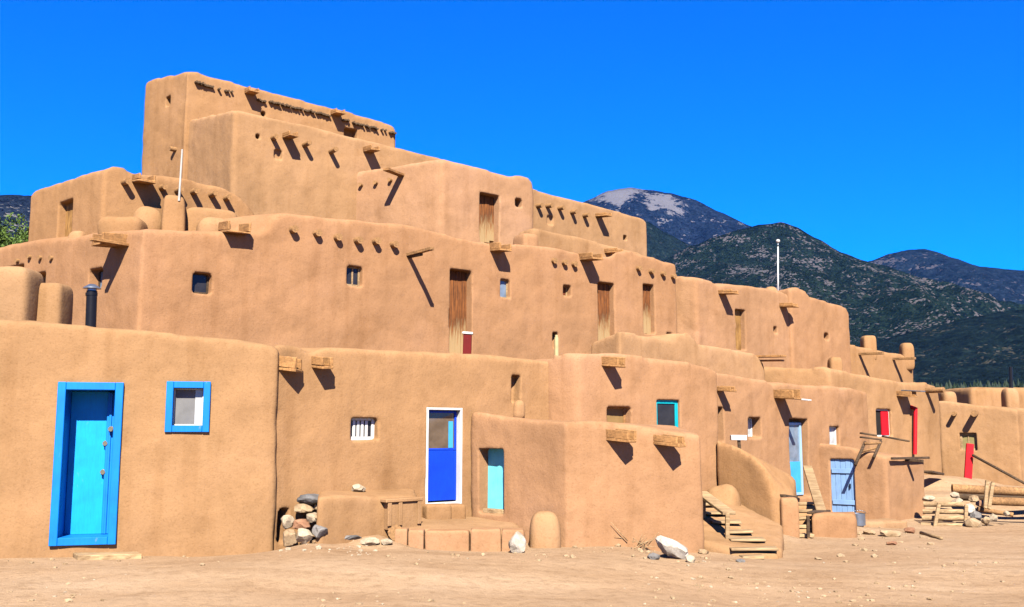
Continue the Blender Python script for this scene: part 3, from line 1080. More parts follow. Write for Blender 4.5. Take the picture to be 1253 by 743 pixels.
# ================================================================= third terrace and towers
cT = at(125, 260, 16.55)
wTl = Wall(P2(at(37, 260, 18.2)), P2(cT))
wT = Wall(P2(cT), P2(at(318, 260, 18.45)))
T1 = House('third storey adobe house whose parapet curls down at one end', [wTl, wT],
           [[(37, 240), (39, 233), (46, 229), (70, 220), (100, 214), (125, 208)],
            [(125, 208), (132, 202), (141, 199), (152, 202), (163, 209), (175, 214), (230, 218), (270, 226), (281, 232), (290, 237), (300, 246), (309, 258), (314, 268), (318, 280)]],
           [P2(wT.B + Vector((-0.3, 1.4, 0))), P2(wTl.A + Vector((0.6, 1.6, 0)))], ADB, 0.06)
for px, py in ((151, 223), (197, 230), (216, 234), (236, 235), (258, 239), (276, 243)):
    viga(T1, wT, px, py, 0.2, 0.055)
canale(T1, wT, 172, 219, 0.34, 0.30, 0.14)
plank_door(T1, wTl, wTl.rect(71, 246, 87, 292), 0.14, WOOD_L, 3, hnd=False, splay=0.06)
T1.build()

c3 = at(540, 230, 22.1)
w3l = Wall(P2(at(424, 240, 23.3)), P2(c3))
w3 = Wall(P2(c3), P2(at(655, 250, 23.85)))
H3 = House('third storey adobe house with a weathered half broken plank door', [w3l, w3],
           [[(424, 210), (428, 206), (436, 208), (480, 202), (530, 194), (540, 192)], [(540, 192), (548, 194), (580, 203), (625, 214), (638, 213), (647, 216), (652, 222), (655, 232)]],
           [P2(w3.B + BK * 2.5), P2(w3l.A + BK * 1.2)], ADB_P, 0.065)
stick(H3, w3l, 491, 214, 0.65, 0.16, 0.06, WOOD_C, 0.02)
for px, py in ((442, 227), (460, 224.5), (478, 221)):
    viga(H3, w3l, px, py, 0.08, 0.05)
plank_door(H3, w3, w3.rect(588, 237, 611, 297), 0.22, WOOD_D, 4, hnd=False, rag=0.12, splay=0.02)
hole(H3, w3, w3.rect(631, 243, 639, 253), 0.3, 0.02)
H3.build()

w3c = Wall(P2(at(640, 250, 25.2)), P2(at(793, 280, 28.7)))
H3C = House('long plain upper adobe house with five log ends, outlined against the mountain', [w3c],
            [[(640, 228), (657, 232), (700, 243), (760, 259), (786, 266), (793, 271)]], [P2(w3c.B + BK * 2.5), P2(w3c.A + BK * 2.5)], ADB, 0.06, soft=2)
for px, py in ((657, 252), (669, 252), (683.5, 255), (699, 259.5), (714.5, 264)):
    viga(H3C, w3c, px, py, 0.2, 0.065)
canale(H3C, w3c, 732, 263, 0.42, 0.24, 0.10)
hole(H3C, w3c, w3c.rect(763, 288, 767, 294), 0.2, 0.02)
hole(H3C, w3c, w3c.rect(670, 264, 677, 275), 0.06, 0.02)
H3C.build()

c4 = at(286, 160, 21.3)
w4l = Wall(P2(c4 + Vector((-0.66, 0.75, 0)) * 2.3), P2(c4))
w4 = Wall(P2(c4), P2(at(562, 200, 24.95)))
H4 = House('broad fourth storey adobe house directly beneath the topmost tower', [w4l, w4],
           [[(220, 148), (228, 146), (270, 138), (286, 134)], [(286, 134), (310, 138), (400, 159), (500, 184), (540, 194), (562, 200)]],
           [P2(w4.B + BK * 2.0), P2(w4l.A + BK * 1.5)], ADB, 0.06, soft=2)
for px, py, L in ((334, 169, 0.2), (372, 178, 0.28), (405, 186, 0.3)):
    viga(H4, w4, px, py, L, 0.06)
canale(H4, w4, 351, 166, 0.40, 0.22, 0.12)
canale(H4, w4, 450, 183, 0.40, 0.26, 0.12)
hole(H4, w4, w4.rect(313, 164, 318, 170), 0.25, 0.01)
hole(H4, w4, w4.rect(336, 183, 345, 195), 0.1, 0.04)
viga(H4, w4l, 222, 184, 0.3, 0.06)
H4.build()

c5 = at(229, 120, 23.1)
w5l = Wall(P2(at(177, 130, 24.4)), P2(c5))
w5 = Wall(P2(c5), P2(at(486, 170, 26.5)))
H5 = House('topmost adobe tower house with lines of small stick ends under its parapet', [w5l, w5],
           [[(177, 104), (180, 98), (190, 95), (222, 88), (229, 87)], [(229, 87), (240, 87), (285, 100), (296, 104), (302, 107), (310, 106), (350, 116), (398, 129), (405, 133), (413, 132), (470, 149), (481, 152), (486, 160)]],
           [P2(w5.B + BK * 3.0), P2(w5l.A + Vector((0.1, 2.0, 0)))], ADB, 0.06, soft=2)
canale(H5, w5, 305, 112, 0.36, 0.26, 0.12)
canale(H5, w5, 410, 138, 0.36, 0.26, 0.12)
hole(H5, w5l, w5l.rect(203, 118, 208, 129), 0.25, 0.05)
hole(H5, w5, w5.rect(422, 157, 437, 168), 0.3, 0.03)
hole(H5, w5, w5.rect(320, 136, 325, 142), 0.25, 0.02)
runs = [((239, 101), (262, 108), 9), ((268, 109), (283, 113), 4), ((315, 122), (324, 125), 4), ((330, 125), (402, 142), 26), ((419, 147), (426, 149), 3), ((432, 151), (460, 158), 11), ((464, 159), (483, 164), 8)]
for (ax, ay), (bx, by), n in runs:
    n = int(n * 1.35)
    for k in range(n):
        if random.random() < 0.12:
            continue
        f = (k + random.uniform(-0.25, 0.25)) / max(1, n - 1)
        px, py = ax + (bx - ax) * f, ay + (by - ay) * f + random.uniform(-0.8, 0.8)
        s, z = w5.s(px, py), w5.hit(px, py).z
        bm = bmesh.new()
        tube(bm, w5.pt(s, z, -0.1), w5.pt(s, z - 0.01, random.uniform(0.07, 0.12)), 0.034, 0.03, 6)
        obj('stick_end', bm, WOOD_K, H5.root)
H5.build()


# ================================================================= ground level things
def slabby(name, label, cat, w, top, back, backz, mat, vox=0.04, lump=0.04, soft=4, group=None):
    h = House(label, [w], [top], back, mat, vox, name, cat, lump, -0.8, soft)
    for k, z in enumerate(backz):
        h.pts[len(h.pts) - len(back) + k].z = z
    if group:
        h.root['group'] = group
    elif 'group' in h.root:
        del h.root['group']
    h.cuts.free()
    h.cuts = bmesh.new()
    o = h.build()
    # a one-mesh thing: the empty is not needed
    L = WLOC[o]
    o.parent = None
    o.location = L
    o.name = name
    tag(o, label, cat, group)
    r = h.root
    bpy.data.objects.remove(r)
    return o


# earth platform with its kerb of adobe blocks
wP = Wall(P2(at(482, 660, 13.42)), P2(at(644, 660, 13.45)))
slabby('earth_platform', 'low packed earth platform in front of the deep blue door', 'platform', wP,
       [(482, 650), (500, 648), (560, 649), (600, 650), (644, 650)], [P2(at(625, 620, 15.2)), P2(at(503, 620, 14.75))], [0.22, 0.27], ADB_Y)
kl = {0: 'narrow end block of the adobe kerb, furthest from the white rock', 1: 'short second block of the adobe kerb under the deep blue door',
      2: 'longest block of the adobe kerb edging the earth platform', 3: 'block of the adobe kerb beside the last cracked one', 4: 'cracked last block of the adobe kerb behind the white rock'}
ke = [484, 500.5, 520.5, 575.5, 613.5, 642]
for k in range(5):
    p0, p1 = at(ke[k] + 0.5, 660, 13.36), at(ke[k + 1] - 0.7, 660, 13.36)
    zt = at(560, 647 + random.uniform(-1, 1.5), 13.36).z
    bm = bmesh.new()
    c = (p0 + p1) / 2
    hz = zt + 0.32
    blob(bm, (c.x, 13.33, zt - hz / 2), (p1.x - p0.x) / 2, 0.13, hz / 2, 0.16, random.uniform(-0.02, 0.02), 0.04, 4, 36, 24)
    o = obj('kerb_block', bm, ADB_P, None, True)
    tag(o, kl[k], 'adobe block', 'adobe kerb blocks of the platform')
bm = bmesh.new()
tube(bm, at(484, 652, 13.25), at(487, 651, 13.9), 0.10, 0.10, 14, 2, 0.08)
tag(obj('log', bm, WOOD_V, None, True, 40), 'short log end showing its cut face at the end of the adobe kerb', 'log')
for px in (529, 549):
    bm = bmesh.new()
    p = wM.hit(px, 622) + wM.n * 0.12
    blob(bm, (p.x, p.y, p.z - 0.06), 0.2 if px < 540 else 0.16, 0.13, 0.13, 0.3, 0.45, 0.05, 3)
    o = obj('step_block', bm, ADB, None, True)
    tag(o, ('longer' if px < 540 else 'shorter') + ' adobe step block at the threshold of the deep blue door', 'step', 'adobe step blocks')
# mud bench
off = wM.n * 0.55
wBe = Wall(P2(wM.pt(wM.s(396, 610), 0, 0.6)), P2(wM.pt(wM.s(517, 610), 0, 0.5)))
slabby('adobe_bench', 'long mud bench along the wall between the rock heap and deep blue door', 'bench', wBe,
       [(388, 609), (400, 607), (430, 606), (470, 607), (506, 607), (512, 609)], [P2(wM.pt(wM.s(512, 610), 0, -0.1)), P2(wM.pt(wM.s(394, 610), 0, -0.1))], [0.68, 0.70], ADB_Y)
bn = empty('mud_plastered_bench', at(490, 628, 13.9), 'small low mud plastered bench with stubby legs before the end of the long mud bench', 'bench')
wN = Wall(P2(wM.pt(wM.s(466, 610), 0, 0.58)), P2(wM.pt(wM.s(514, 610), 0, 0.55)))
sa, sb = wN.s(467, 610), wN.s(512, 610)
zt = wN.hit(490, 609).z
bm = bmesh.new(); wN.box(bm, sa, sb, zt - 0.05, zt, -0.18, 0.12, 0.01, 0.004); obj('seat', bm, ADB_Y, bn)
bm = bmesh.new(); wN.box(bm, sa + 0.06, sb - 0.02, zt - 0.42, zt - 0.052, -0.16, 0.085, 0.012); obj('apron', bm, ADB_Y, bn)
for px in (472, 485, 508):
    q = wN.s(px, 615)
    bm = bmesh.new(); wN.box(bm, q - 0.03, q + 0.03, zt - 0.36, zt - 0.052, 0.087, 0.11, 0.006); obj('leg', bm, ADB_Y, bn)
# board step at the blue door
ds = empty('door_step', at(118, 680, 11.9), 'flat pale plank step on the dirt under the bright blue door', 'step')
c4_ = [on_ground(72, 672), on_ground(152, 671), on_ground(174, 684), on_ground(95, 686)]
def lerp4(u, v):
    return c4_[0].lerp(c4_[1], u).lerp(c4_[3].lerp(c4_[2], u), v)
for v0, v1 in ((0.0, 0.42), (0.44, 1.0)):
    q = [lerp4(0, v1), lerp4(1, v1), lerp4(1, v0), lerp4(0, v0)]
    dz = Vector((0, 0, 0.055 if v0 > 0 else 0.04))
    bm = bmesh.new()
    hexa(bm, [p - Vector((0, 0, 0.05)) for p in q] + [Vector((p.x, p.y, gz(p.x, p.y))) + dz for p in q], 0.008, 0.004)
    obj('board', bm, WOOD_G, ds)


# rocks
def rock(px0, py0, px1, py1, mat, label, flat=1.0, Y=None, group='loose rocks around the plaza', tilt=0.0, name='rock', lift=0.0):
    cx, cy = (px0 + px1) / 2, (py0 + py1) / 2
    if Y is None:
        g = on_ground(cx, py1 - (py1 - py0) * 0.15)
        Y = g.y
    a, b_ = at(px0, cy, Y), at(px1, cy, Y)
    t, bo = at(cx, py0, Y), at(cx, py1, Y)
    if py1 > 668 and tilt < 0.5 and group != 'rubble by the wood pile' and group != 'rocks heaped between the two near houses' and not (group is None and Y > 13.6):
        bo.z = min(bo.z, gz(bo.x, Y) - 0.03)
    rx, rz = (b_.x - a.x) / 2, (t.z - bo.z) / 2
    if tilt > 0.5:
        rz *= 0.9
    ry = max(min(rx, rz * 1.8), rx * 0.55) * flat
    bm = bmesh.new()
    bmesh.ops.create_icosphere(bm, subdivisions=3, radius=1)
    sd = Vector((random.uniform(0, 50), random.uniform(0, 50), random.uniform(0, 50)))
    # cut a few flat facets, then roughen
    planes = [(Vector((random.gauss(0, 1), random.gauss(0, 1), random.gauss(0, 1))).normalized(), random.uniform(0.6, 0.9)) for _ in range(11)]
    for v in bm.verts:
        for n_, d_ in planes:
            e = v.co.dot(n_) - d_
            if e > 0:
                v.co -= n_ * e
        v.co *= 1 + 0.13 * noise.noise(v.co * 2.2 + sd) + 0.07 * noise.noise(v.co * 5.5 + sd)
    mx = [max(v.co[i] for v in bm.verts) for i in range(3)]
    mn = [min(v.co[i] for v in bm.verts) for i in range(3)]
    rot = Matrix.Rotation(tilt, 3, 'Y')
    for v in bm.verts:
        q = Vector(((v.co.x - (mx[0] + mn[0]) / 2) * 2 / (mx[0] - mn[0]) * rx, (v.co.y - (mx[1] + mn[1]) / 2) * 2 / (mx[1] - mn[1]) * ry, (v.co.z - (mx[2] + mn[2]) / 2) * 2 / (mx[2] - mn[2]) * rz))
        v.co = rot @ q + Vector((a.x + rx, Y, (t.z + bo.z) / 2 + lift))
    o = obj(name, bm, mat, None, True, 17)
    return tag(o, label, 'rock', group)


G1 = 'rocks heaped between the two near houses'
rock(363, 604, 394, 619, stone('dark_slab_rock', (0.065, 0.06, 0.058), (0.16, 0.15, 0.14)), 'big dark grey slab rock lying on top of the rock heap', Y=13.16, group=G1)
rock(360, 616, 384, 628, ST_T, 'flat brownish rock directly under the dark grey slab', Y=13.11, group=G1)
rock(384, 616, 405, 624, ST_T, 'thin tan rock wedged between the dark slab and the mud bench', Y=13.19, group=G1)
rock(391, 620, 414, 638, ST_C, 'long whitish rock sloping down beside the end of the mud bench', Y=13.02, group=G1, tilt=0.35)
rock(374, 627, 392, 640, ST_C, 'small pale rock in the middle of the rock heap', Y=12.97, group=G1)
rock(343, 630, 360, 648, ST_C, 'whitish block of rock beside the dark arched hole', Y=12.86, group=G1)
rock(358, 635, 380, 649, ST_R, 'reddish brown flat rock at the front of the rock heap', Y=12.86, group=G1)
rock(362, 646, 383, 666, ST_C, 'pale square rock lowest at the front of the rock heap', Y=12.72, group=G1)
rock(345, 648, 364, 669, ST_T, 'tan rock low against the corner of the near house', Y=12.75, group=G1)
rock(382, 642, 401, 659, ST_G, 'small grey rock at the foot of the rock heap', Y=12.80, group=G1)
rock(398, 645, 418, 661, ST_T, 'tan rock between the heap and the flat slab', group=G1)
rock(407, 653, 442, 665, ST_G, 'wide flat greyish slab lying on the dirt below the heap', group=G1)
rock(415, 650, 428, 658, ST_T, 'small tan rock on the slope below the mud bench', group=G1)
rock(384, 628, 398, 636, ST_T, 'little tan rock tucked below the long whitish rock', Y=12.94, group=G1)
rock(440, 657, 465, 668, ST_C, 'flat pale rock lying alone on the dirt before the kerb')
rock(466, 659, 481, 667, ST_C, 'small pale rock touching the end of the adobe kerb')
rock(430, 592, 448, 602, ST_C, 'whitish rock resting on the seat of the mud bench', Y=13.75, group=None)
rock(-6, 666, 16, 680, ST_C, 'pale rounded rock at the very edge of the photo by the near house')
rock(14, 662, 38, 678, ST_T, 'tan pointed rock at the base of the near house')
rock(622, 650, 644, 674, ST_W, 'bright white rough rock in front of the end of the kerb', Y=12.98)
rock(643, 655, 664, 665, ST_T, 'flat tan rock between the white rock and the mud buttress')
rock(764, 657, 776, 669, ST_C, 'small white rock at the foot of the low annex')
rock(792, 676, 808, 686, ST_G, 'small grey rock beside the long white boulder', group=None)
rock(839, 679, 851, 690, ST_C, 'small white rock touching the low end of the long white boulder')
rock(855, 672, 868, 679, ST_T, 'small tan rock at the foot of the plank steps')
rock(1076, 648, 1102, 658, ST_T, 'flat tan stone on the dirt in front of the shed')
rock(1056, 648, 1072, 655, ST_T, 'small flat stone in front of the bucket')
rock(1106, 645, 1120, 654, ST_R, 'small reddish stone at the shed corner')
rock(1084, 662, 1098, 668, ST_R, 'small dark stone in front of the flat tan stone')
rock(900, 684, 912, 689, ST_G, 'small dark stone before the lowest plank step')
rock(799, 658, 845, 684, ST_W, 'long bright white boulder leaning at the foot of the low annex', tilt=0.62, Y=on_ground(826, 684).y, flat=0.8)
# brushwood and crumbled earth beside it
bm = bmesh.new()
for k in range(60):
    g = on_ground(random.gauss(787, 9), random.uniform(664, 674))
    p0 = g + Vector((0, 0, random.uniform(0, 0.1)))
    dv = Vector((random.gauss(0, 1), random.gauss(0, 0.5), abs(random.gauss(0.3, 0.4)))).normalized() * random.uniform(0.12, 0.35)
    tube(bm, p0, p0 + dv, 0.008, 0.003, 5)
tag(obj('brushwood', bm, WOOD_G, None, True), 'tangle of dry brown twigs beside the long white boulder', 'brushwood', kind='stuff')

# pebbles and clods
def pebbles(name, n, mat, region, smin, smax, label, near=None):
    bm = bmesh.new()
    c = 0
    while c < n:
        px, py = random.uniform(*region[0]), random.uniform(*region[1])
        g = on_ground(px, py)
        if noise.noise(Vector((g.x * 0.5, g.y * 0.5, 1.3))) + random.uniform(-0.4, 0.4) < 0:
            continue
        r = random.uniform(smin, smax) ** 1.0
        r = smin + (smax - smin) * random.random() ** 3
        M_ = Matrix.Translation(g + Vector((0, 0, r * 0.25))) @ Matrix.Rotation(random.uniform(0, 6.28), 4, 'Z') @ Matrix.Diagonal((r * random.uniform(0.8, 1.5), r, r * random.uniform(0.45, 0.8), 1))
        ret = bmesh.ops.create_icosphere(bm, subdivisions=1, radius=1, matrix=M_)
        for v in ret['verts']:
            v.co += Vector((random.uniform(-1, 1), random.uniform(-1, 1), random.uniform(-1, 1))) * r * 0.16
        c += 1
    tag(obj(name, bm, mat), label, 'gravel', kind='stuff')
pebbles('gravel', 420, ST_T, ((0, 1253), (676, 743)), 0.008, 0.035, 'tan pebbles and clods scattered over the dirt plaza')
pebbles('gravel', 90, ST_C, ((0, 1253), (682, 743)), 0.008, 0.03, 'pale pebbles scattered over the dirt plaza')
pebbles('gravel', 190, ST_T, ((690, 1150), (645, 690)), 0.012, 0.06, 'earth clods crumbled along the foot of the houses')
pebbles('gravel', 80, ST_C, ((340, 460), (655, 700)), 0.01, 0.045, 'pale stone chips strewn below the rock heap')

# ---- plank steps
st = empty('plank_steps', at(915, 676, 14.0), 'rough flight of plank and mud steps with a handrail beside the low annex', 'steps')
treads = [(909, 936, 681, 13.75), (895, 953, 671, 13.95), (894, 937, 660, 14.35), (892, 922, 650, 14.75), (872, 908, 638, 15.15), (858, 892, 627, 15.55), (856, 880, 616, 15.95)]
for k, (x0, x1, y, Y) in enumerate(treads):
    a, b_ = at(x0, y, Y), at(x1, y, Y)
    bm = bmesh.new()
    hexa(bm, [a + Vector((0, 0, -0.04)), b_ + Vector((0, 0, -0.04)), b_ + Vector((0.03, 0.3, -0.04)), a + Vector((0, 0.3, -0.04)),
              a, b_, b_ + Vector((0.03, 0.3, 0)), a + Vector((0, 0.3, 0))], 0.008, 0.008)
    obj('tread', bm, WOOD_G, st)
    bm = bmesh.new()
    c = (a + b_) / 2
    blob(bm, (c.x, Y + 0.32, c.z - 0.58), (b_.x - a.x) / 2 + 0.02, 0.29, 0.525, 0.15, 0, 0.03, 3)
    obj('riser', bm, ADB_Y, st, True)
h = House('tmp', [wST], [[(868, 600), (949, 620)]], [], ADB_Y, 0.045, 'tmp', 'tmp', 0.06, -0.8, 5)
h.pts = [at(857, 662, 14.25), at(900, 676, 13.98), at(957, 672, 14.1), at(958, 640, 15.9), at(930, 628, 16.6), at(880, 600, 17.4), at(850, 598, 17.2)]
rb = h.build()
bpy.data.objects.remove(h.root)
rb.parent = st
rb.location = WLOC[rb] - WLOC[st]
rb.name = 'ramp'
hr = None
bm = bmesh.new()
beam(bm, at(858, 603, 15.6), at(892.5, 628.5, 14.5), 0.20, 0.045)
hr = obj('handrail', bm, WOOD_G, st)
bm = bmesh.new()
beam(bm, at(890, 670, 14.52), at(890, 628, 14.52), 0.06, 0.06, Vector((0, 1, 0)))
obj('post', bm, WOOD_G, hr)
bm = bmesh.new()
beam(bm, at(861, 650, 15.5), at(861, 606, 15.5), 0.06, 0.06, Vector((0, 1, 0)))
obj('post', bm, WOOD_G, hr)
o = mud('mud_mound', None, 881, 598, 628, 50, 17.0, 0.9, 0.7, ADB_Y, sink=1.0, nz=0.3)
tag(o, 'rounded mud mound behind the handrail of the plank steps', 'mud mound')
# little white board on the stair wall
sg = empty('name_board', at(904, 548, 17.3), 'little white blank board on a stub on the curved stair wall', 'board')
bm = bmesh.new(); beam(bm, at(894, 535.5, 17.3), at(913, 535.8, 17.3), 0.12, 0.09); obj('board', bm, WHITE, sg)
bm = bmesh.new(); beam(bm, at(905, 551, 17.3), at(904, 538.5, 17.3), 0.05, 0.05, Vector((0, 1, 0))); obj('post', bm, WOOD_K, sg)

# ---- steps to the pale blue door
o = mud('mud_pier', None, 963.5, 608, 662, 22, 16.7, 0.5, 0.25, ADB_P)
tag(o, 'square mud pier between the stair wall and the pale blue door', 'pier')
bm = bmesh.new(); beam(bm, at(954, 606.5, 16.6), at(970, 609, 16.9), 0.2, 0.05)
tag(obj('board', bm, WOOD_K, None), 'short dark board lying on the square mud pier', 'board')
s2_ = empty('mud_steps', at(985, 655, 17.0), 'crumbling narrow mud and timber steps below the pale blue door', 'steps')
for x0, x1, y, Y in ((972, 993, 654, 17.0), (972, 994, 643, 17.5), (974, 996, 633, 18.0), (974, 1002, 624, 18.6), (972, 1000, 615, 19.3)):
    a, b_ = at(x0, y, Y), at(x1, y, Y)
    bm = bmesh.new()
    blob(bm, ((a.x + b_.x) / 2, Y + 0.35, a.z - 0.31), (b_.x - a.x) / 2, 0.38, 0.26, 0.2, 0, 0.05, 3)
    obj('riser', bm, ADB_Y, s2_, True)
    bm = bmesh.new()
    beam(bm, a + Vector((-0.04, 0.06, -0.02)), b_ + Vector((0.05, 0.1, -0.02)), 0.14, 0.05, jit=0.01)
    obj('tread', bm, WOOD_G, s2_)
bm = bmesh.new(); beam(bm, at(989, 657, 16.9), at(988.5, 631, 16.9), 0.05, 0.05, Vector((0, 1, 0)))
tag(obj('stake', bm, WOOD_K, None), 'dark upright stake at the side of the crumbling mud steps', 'stake')
bm = bmesh.new(); beam(bm, at(1005, 626, 18.2), at(988, 571, 20.6), 0.05, 0.18, Vector((1, 0, 0)))
tag(obj('plank', bm, WOOD_G, None), 'long plank leaning against the wall beside the pale blue door', 'plank')
wLW = Wall(P2(at(993, 645, 17.3)), P2(at(1048, 645, 17.5)))
slabby('low_wall', 'low rounded mud wall in front of the faded blue board door', 'wall', wLW,
       [(993, 631), (1000, 628), (1020, 627), (1040, 628), (1048, 632)], [P2(at(1047, 645, 18.0)), P2(at(994, 645, 17.8))], [0.06, 0.06], ADB_P, 0.04, 0.05, 5)
bm = bmesh.new(); beam(bm, at(996, 628, 17.6), at(1008, 625, 18.4), 0.25, 0.04)
tag(obj('board', bm, WOOD_K, None), 'dark board end at the foot of the leaning plank', 'board')
# bucket
bk_ = empty('bucket', at(1051, 645, 18.9), 'dented grey metal bucket standing by the board door shed', 'bucket')
bm = bmesh.new()
p = at(1050, 646, 18.9)
tube(bm, p, p + Vector((0.0, 0, 0.27)), 0.10, 0.14, 18)
bm.faces.ensure_lookup_table()
top = max(bm.faces, key=lambda f: f.calc_center_median().z)
bmesh.ops.inset_region(bm, faces=[top], thickness=0.012)
bmesh.ops.translate(bm, verts=top.verts[:], vec=(0, 0, -0.22))
obj('body', bm, STEEL, bk_, True, 35)
bm = bmesh.new()
pr = None
for k in range(9):
    an = math.pi * k / 8
    q = p + Vector((0.14 * math.cos(an), -0.03 - 0.06 * math.sin(an), 0.27 + 0.06 * math.sin(an)))
    if pr is not None:
        tube(bm, pr, q, 0.006, 0.006, 5)
    pr = q
obj('handle', bm, STEEL, bk_, True)
# mud kerb before the shed
wK = Wall(P2(at(1049, 645, 19.0)), P2(at(1112, 645, 19.9)))
slabby('mud_kerb', 'low mud kerb running along the front of the shed', 'kerb', wK, [(1049, 640), (1080, 637), (1112, 637)],
       [P2(wK.B + Vector((-0.3, 0.5, 0))), P2(wK.A + Vector((-0.2, 0.4, 0)))], [-0.25, -0.25], ADB_Y, 0.045, 0.05, 4)
# boards and short ladder on the shed roof
for k, ((xa, ya), (xb, yb), Y, lb) in enumerate((((1053, 530), (1072, 533), 22.0, 'short dark board lying highest on the shed roof'), ((1053, 535), (1078, 538), 21.7, 'dark board lying at the edge of the shed roof by the ladder'),
                                          ((1080, 534), (1112, 540), 22.2, 'long thin dark board lying across the shed roof by the red downpipe'))):
    bm = bmesh.new(); beam(bm, at(xa, ya, Y), at(xb, yb, Y), 0.14, 0.035)
    tag(obj('board', bm, WOOD_K, None), lb, 'board', 'boards lying on the shed roof')
ld = empty('short_ladder', at(1058, 569, 21.2), 'crude dark pole ladder leaning on the roof edge of the shed', 'ladder')
for xa, ya, xb, yb in ((1046.5, 569, 1058.5, 541), (1069, 560, 1078, 540)):
    bm = bmesh.new(); tube(bm, at(xa, ya, 20.95), at(xb, yb, 21.3), 0.035, 0.03, 8); obj('rail', bm, WOOD_K, ld, True)
for xa, ya, xb, yb in ((1058, 543, 1078, 542), (1054, 553, 1075, 547)):
    bm = bmesh.new(); tube(bm, at(xa, ya, 21.2), at(xb, yb, 21.22), 0.028, 0.028, 8); obj('rung', bm, WOOD_V, ld, True)

# ---- log pile and rubble by the far block
def log(xa, ya, xb, yb, Ya, Yb, r, label, mat=None, group='timber in the log pile', taper=0.9):
    bm = bmesh.new()
    tube(bm, at(xa, ya, Ya), at(xb, yb, Yb), r, r * taper, 14, 5, 0.04)
    return tag(obj('log', bm, mat or WOOD_V, None, True, 50), label, 'log', group)
log(1165, 598, 1300, 604, 21.6, 21.2, 0.095, 'thick bark stripped log on top of the pile with its cut end showing')
log(1204, 613, 1300, 616, 21.2, 20.8, 0.09, 'paler log lying under the thick top log')
log(1195, 623, 1240, 630, 20.9, 20.6, 0.05, 'thin weathered pole on the ground beneath the paler log')
log(1172, 607, 1300, 611, 22.0, 21.8, 0.10, 'log in deep shade at the back of the pile', WOOD_K)  # dark wood colour stands in for the shade behind the pile
for k, (y, lb) in enumerate(((617, 'uppermost split rail of the low stack beside the shed'), (626, 'second split rail down in the low stack beside the shed'),
                             (634, 'third split rail down in the low stack beside the shed'), (643, 'lowest split rail in the stack beside the shed'))):
    a, b_ = at(1130 - k, y, 20.9 - k * 0.07), at(1182 + random.uniform(-4, 3), y + 0.5, 20.6 - k * 0.07)
    bm = bmesh.new(); tube(bm, a, b_, 0.055, 0.05, 9, 3, 0.1)
    tag(obj('split_rail', bm, WOOD_G, None, True, 50), lb, 'rail', 'split rails in the low stack')
for xa, ya, xb, yb, lb in ((1143, 650, 1149, 616, 'grey stake holding the end of the rail stack by the shed'), (1181, 650, 1182.5, 618, 'stake at the rubble end of the rail stack'),
                           (1205.5, 622, 1208, 588, 'darker upright stake against the thick log'), (1210, 623, 1215, 590, 'pale slanting stake against the thick log')):
    bm = bmesh.new(); beam(bm, at(xa, ya, 20.35), at(xb, yb, 20.5), 0.07, 0.05, Vector((0, 1, 0)))
    tag(obj('stake', bm, WOOD_G, None), lb, 'stake', 'stakes of the wood pile')
GR = 'rubble by the wood pile'
for q in ((1163, 602, 1174, 610, ST_C, 'small pale rock under the cut end of the thick log', 21.1), (1164, 609, 1178, 620, ST_C, 'pale rock above the rail stack', 20.8), (1180, 616, 1193, 629, ST_W, 'whitest rock in the middle of the rubble', 20.6),
          (1187, 625, 1202, 637, ST_G, 'blue grey rock beside the whitest rock of the rubble', 20.5), (1181, 634, 1202, 650, ST_T, 'large tan rock at the front of the rubble', 20.2), (1194, 612, 1206, 622, ST_R, 'reddish rock between log and stakes', 20.9),
          (1201, 632, 1212, 643, ST_T, 'tan rock at the end of the rubble', 20.3), (1210, 628, 1220, 638, ST_C, 'pale rock at the road side of the rubble', 20.3), (1228, 625, 1236, 632, ST_C, 'lone pale rock below the paler log', 20.4),
          (1129, 606, 1144, 614, ST_C, 'flat pale slab behind the rail stack', 21.2), (1143, 613, 1156, 620, ST_T, 'tan rock on top of the rail stack', 20.9), (1186, 606, 1198, 615, ST_T, 'tan rock tucked below the thick log', 21.2)):
    rock(*q[:6], Y=q[6], group=GR)
bm = bmesh.new(); tube(bm, on_ground(1127, 654) + Vector((0, 0, 0.03)), on_ground(1152, 661) + Vector((0, 0, 0.03)), 0.03, 0.03, 8)
tag(obj('pole', bm, WOOD_G, None, True), 'pale stick lying alone on the dirt near the shed', 'stick')
bm = bmesh.new(); beam(bm, at(1133, 577, 24.0), at(1148, 580, 24.6), 0.3, 0.05)
tag(obj('board', bm, WOOD_K, None), 'dark board lying at the foot of the red shutter house', 'board')

# red post with its rail
p = on_ground(1184, 586)
bm = bmesh.new(); beam(bm, at(1184, 590, 25.6), at(1187, 543, 25.6), 0.19, 0.06, Vector((0, 1, 0)))
tag(obj('red_post', bm, RED, None), 'bright red board post in front of the small square window', 'post')
bm = bmesh.new(); tube(bm, at(1190, 557, 25.5), at(1262, 596, 24.2), 0.035, 0.035, 8)
tag(obj('pole', bm, WOOD_K, None, True), 'thin dark pole slanting down from the red post', 'pole')

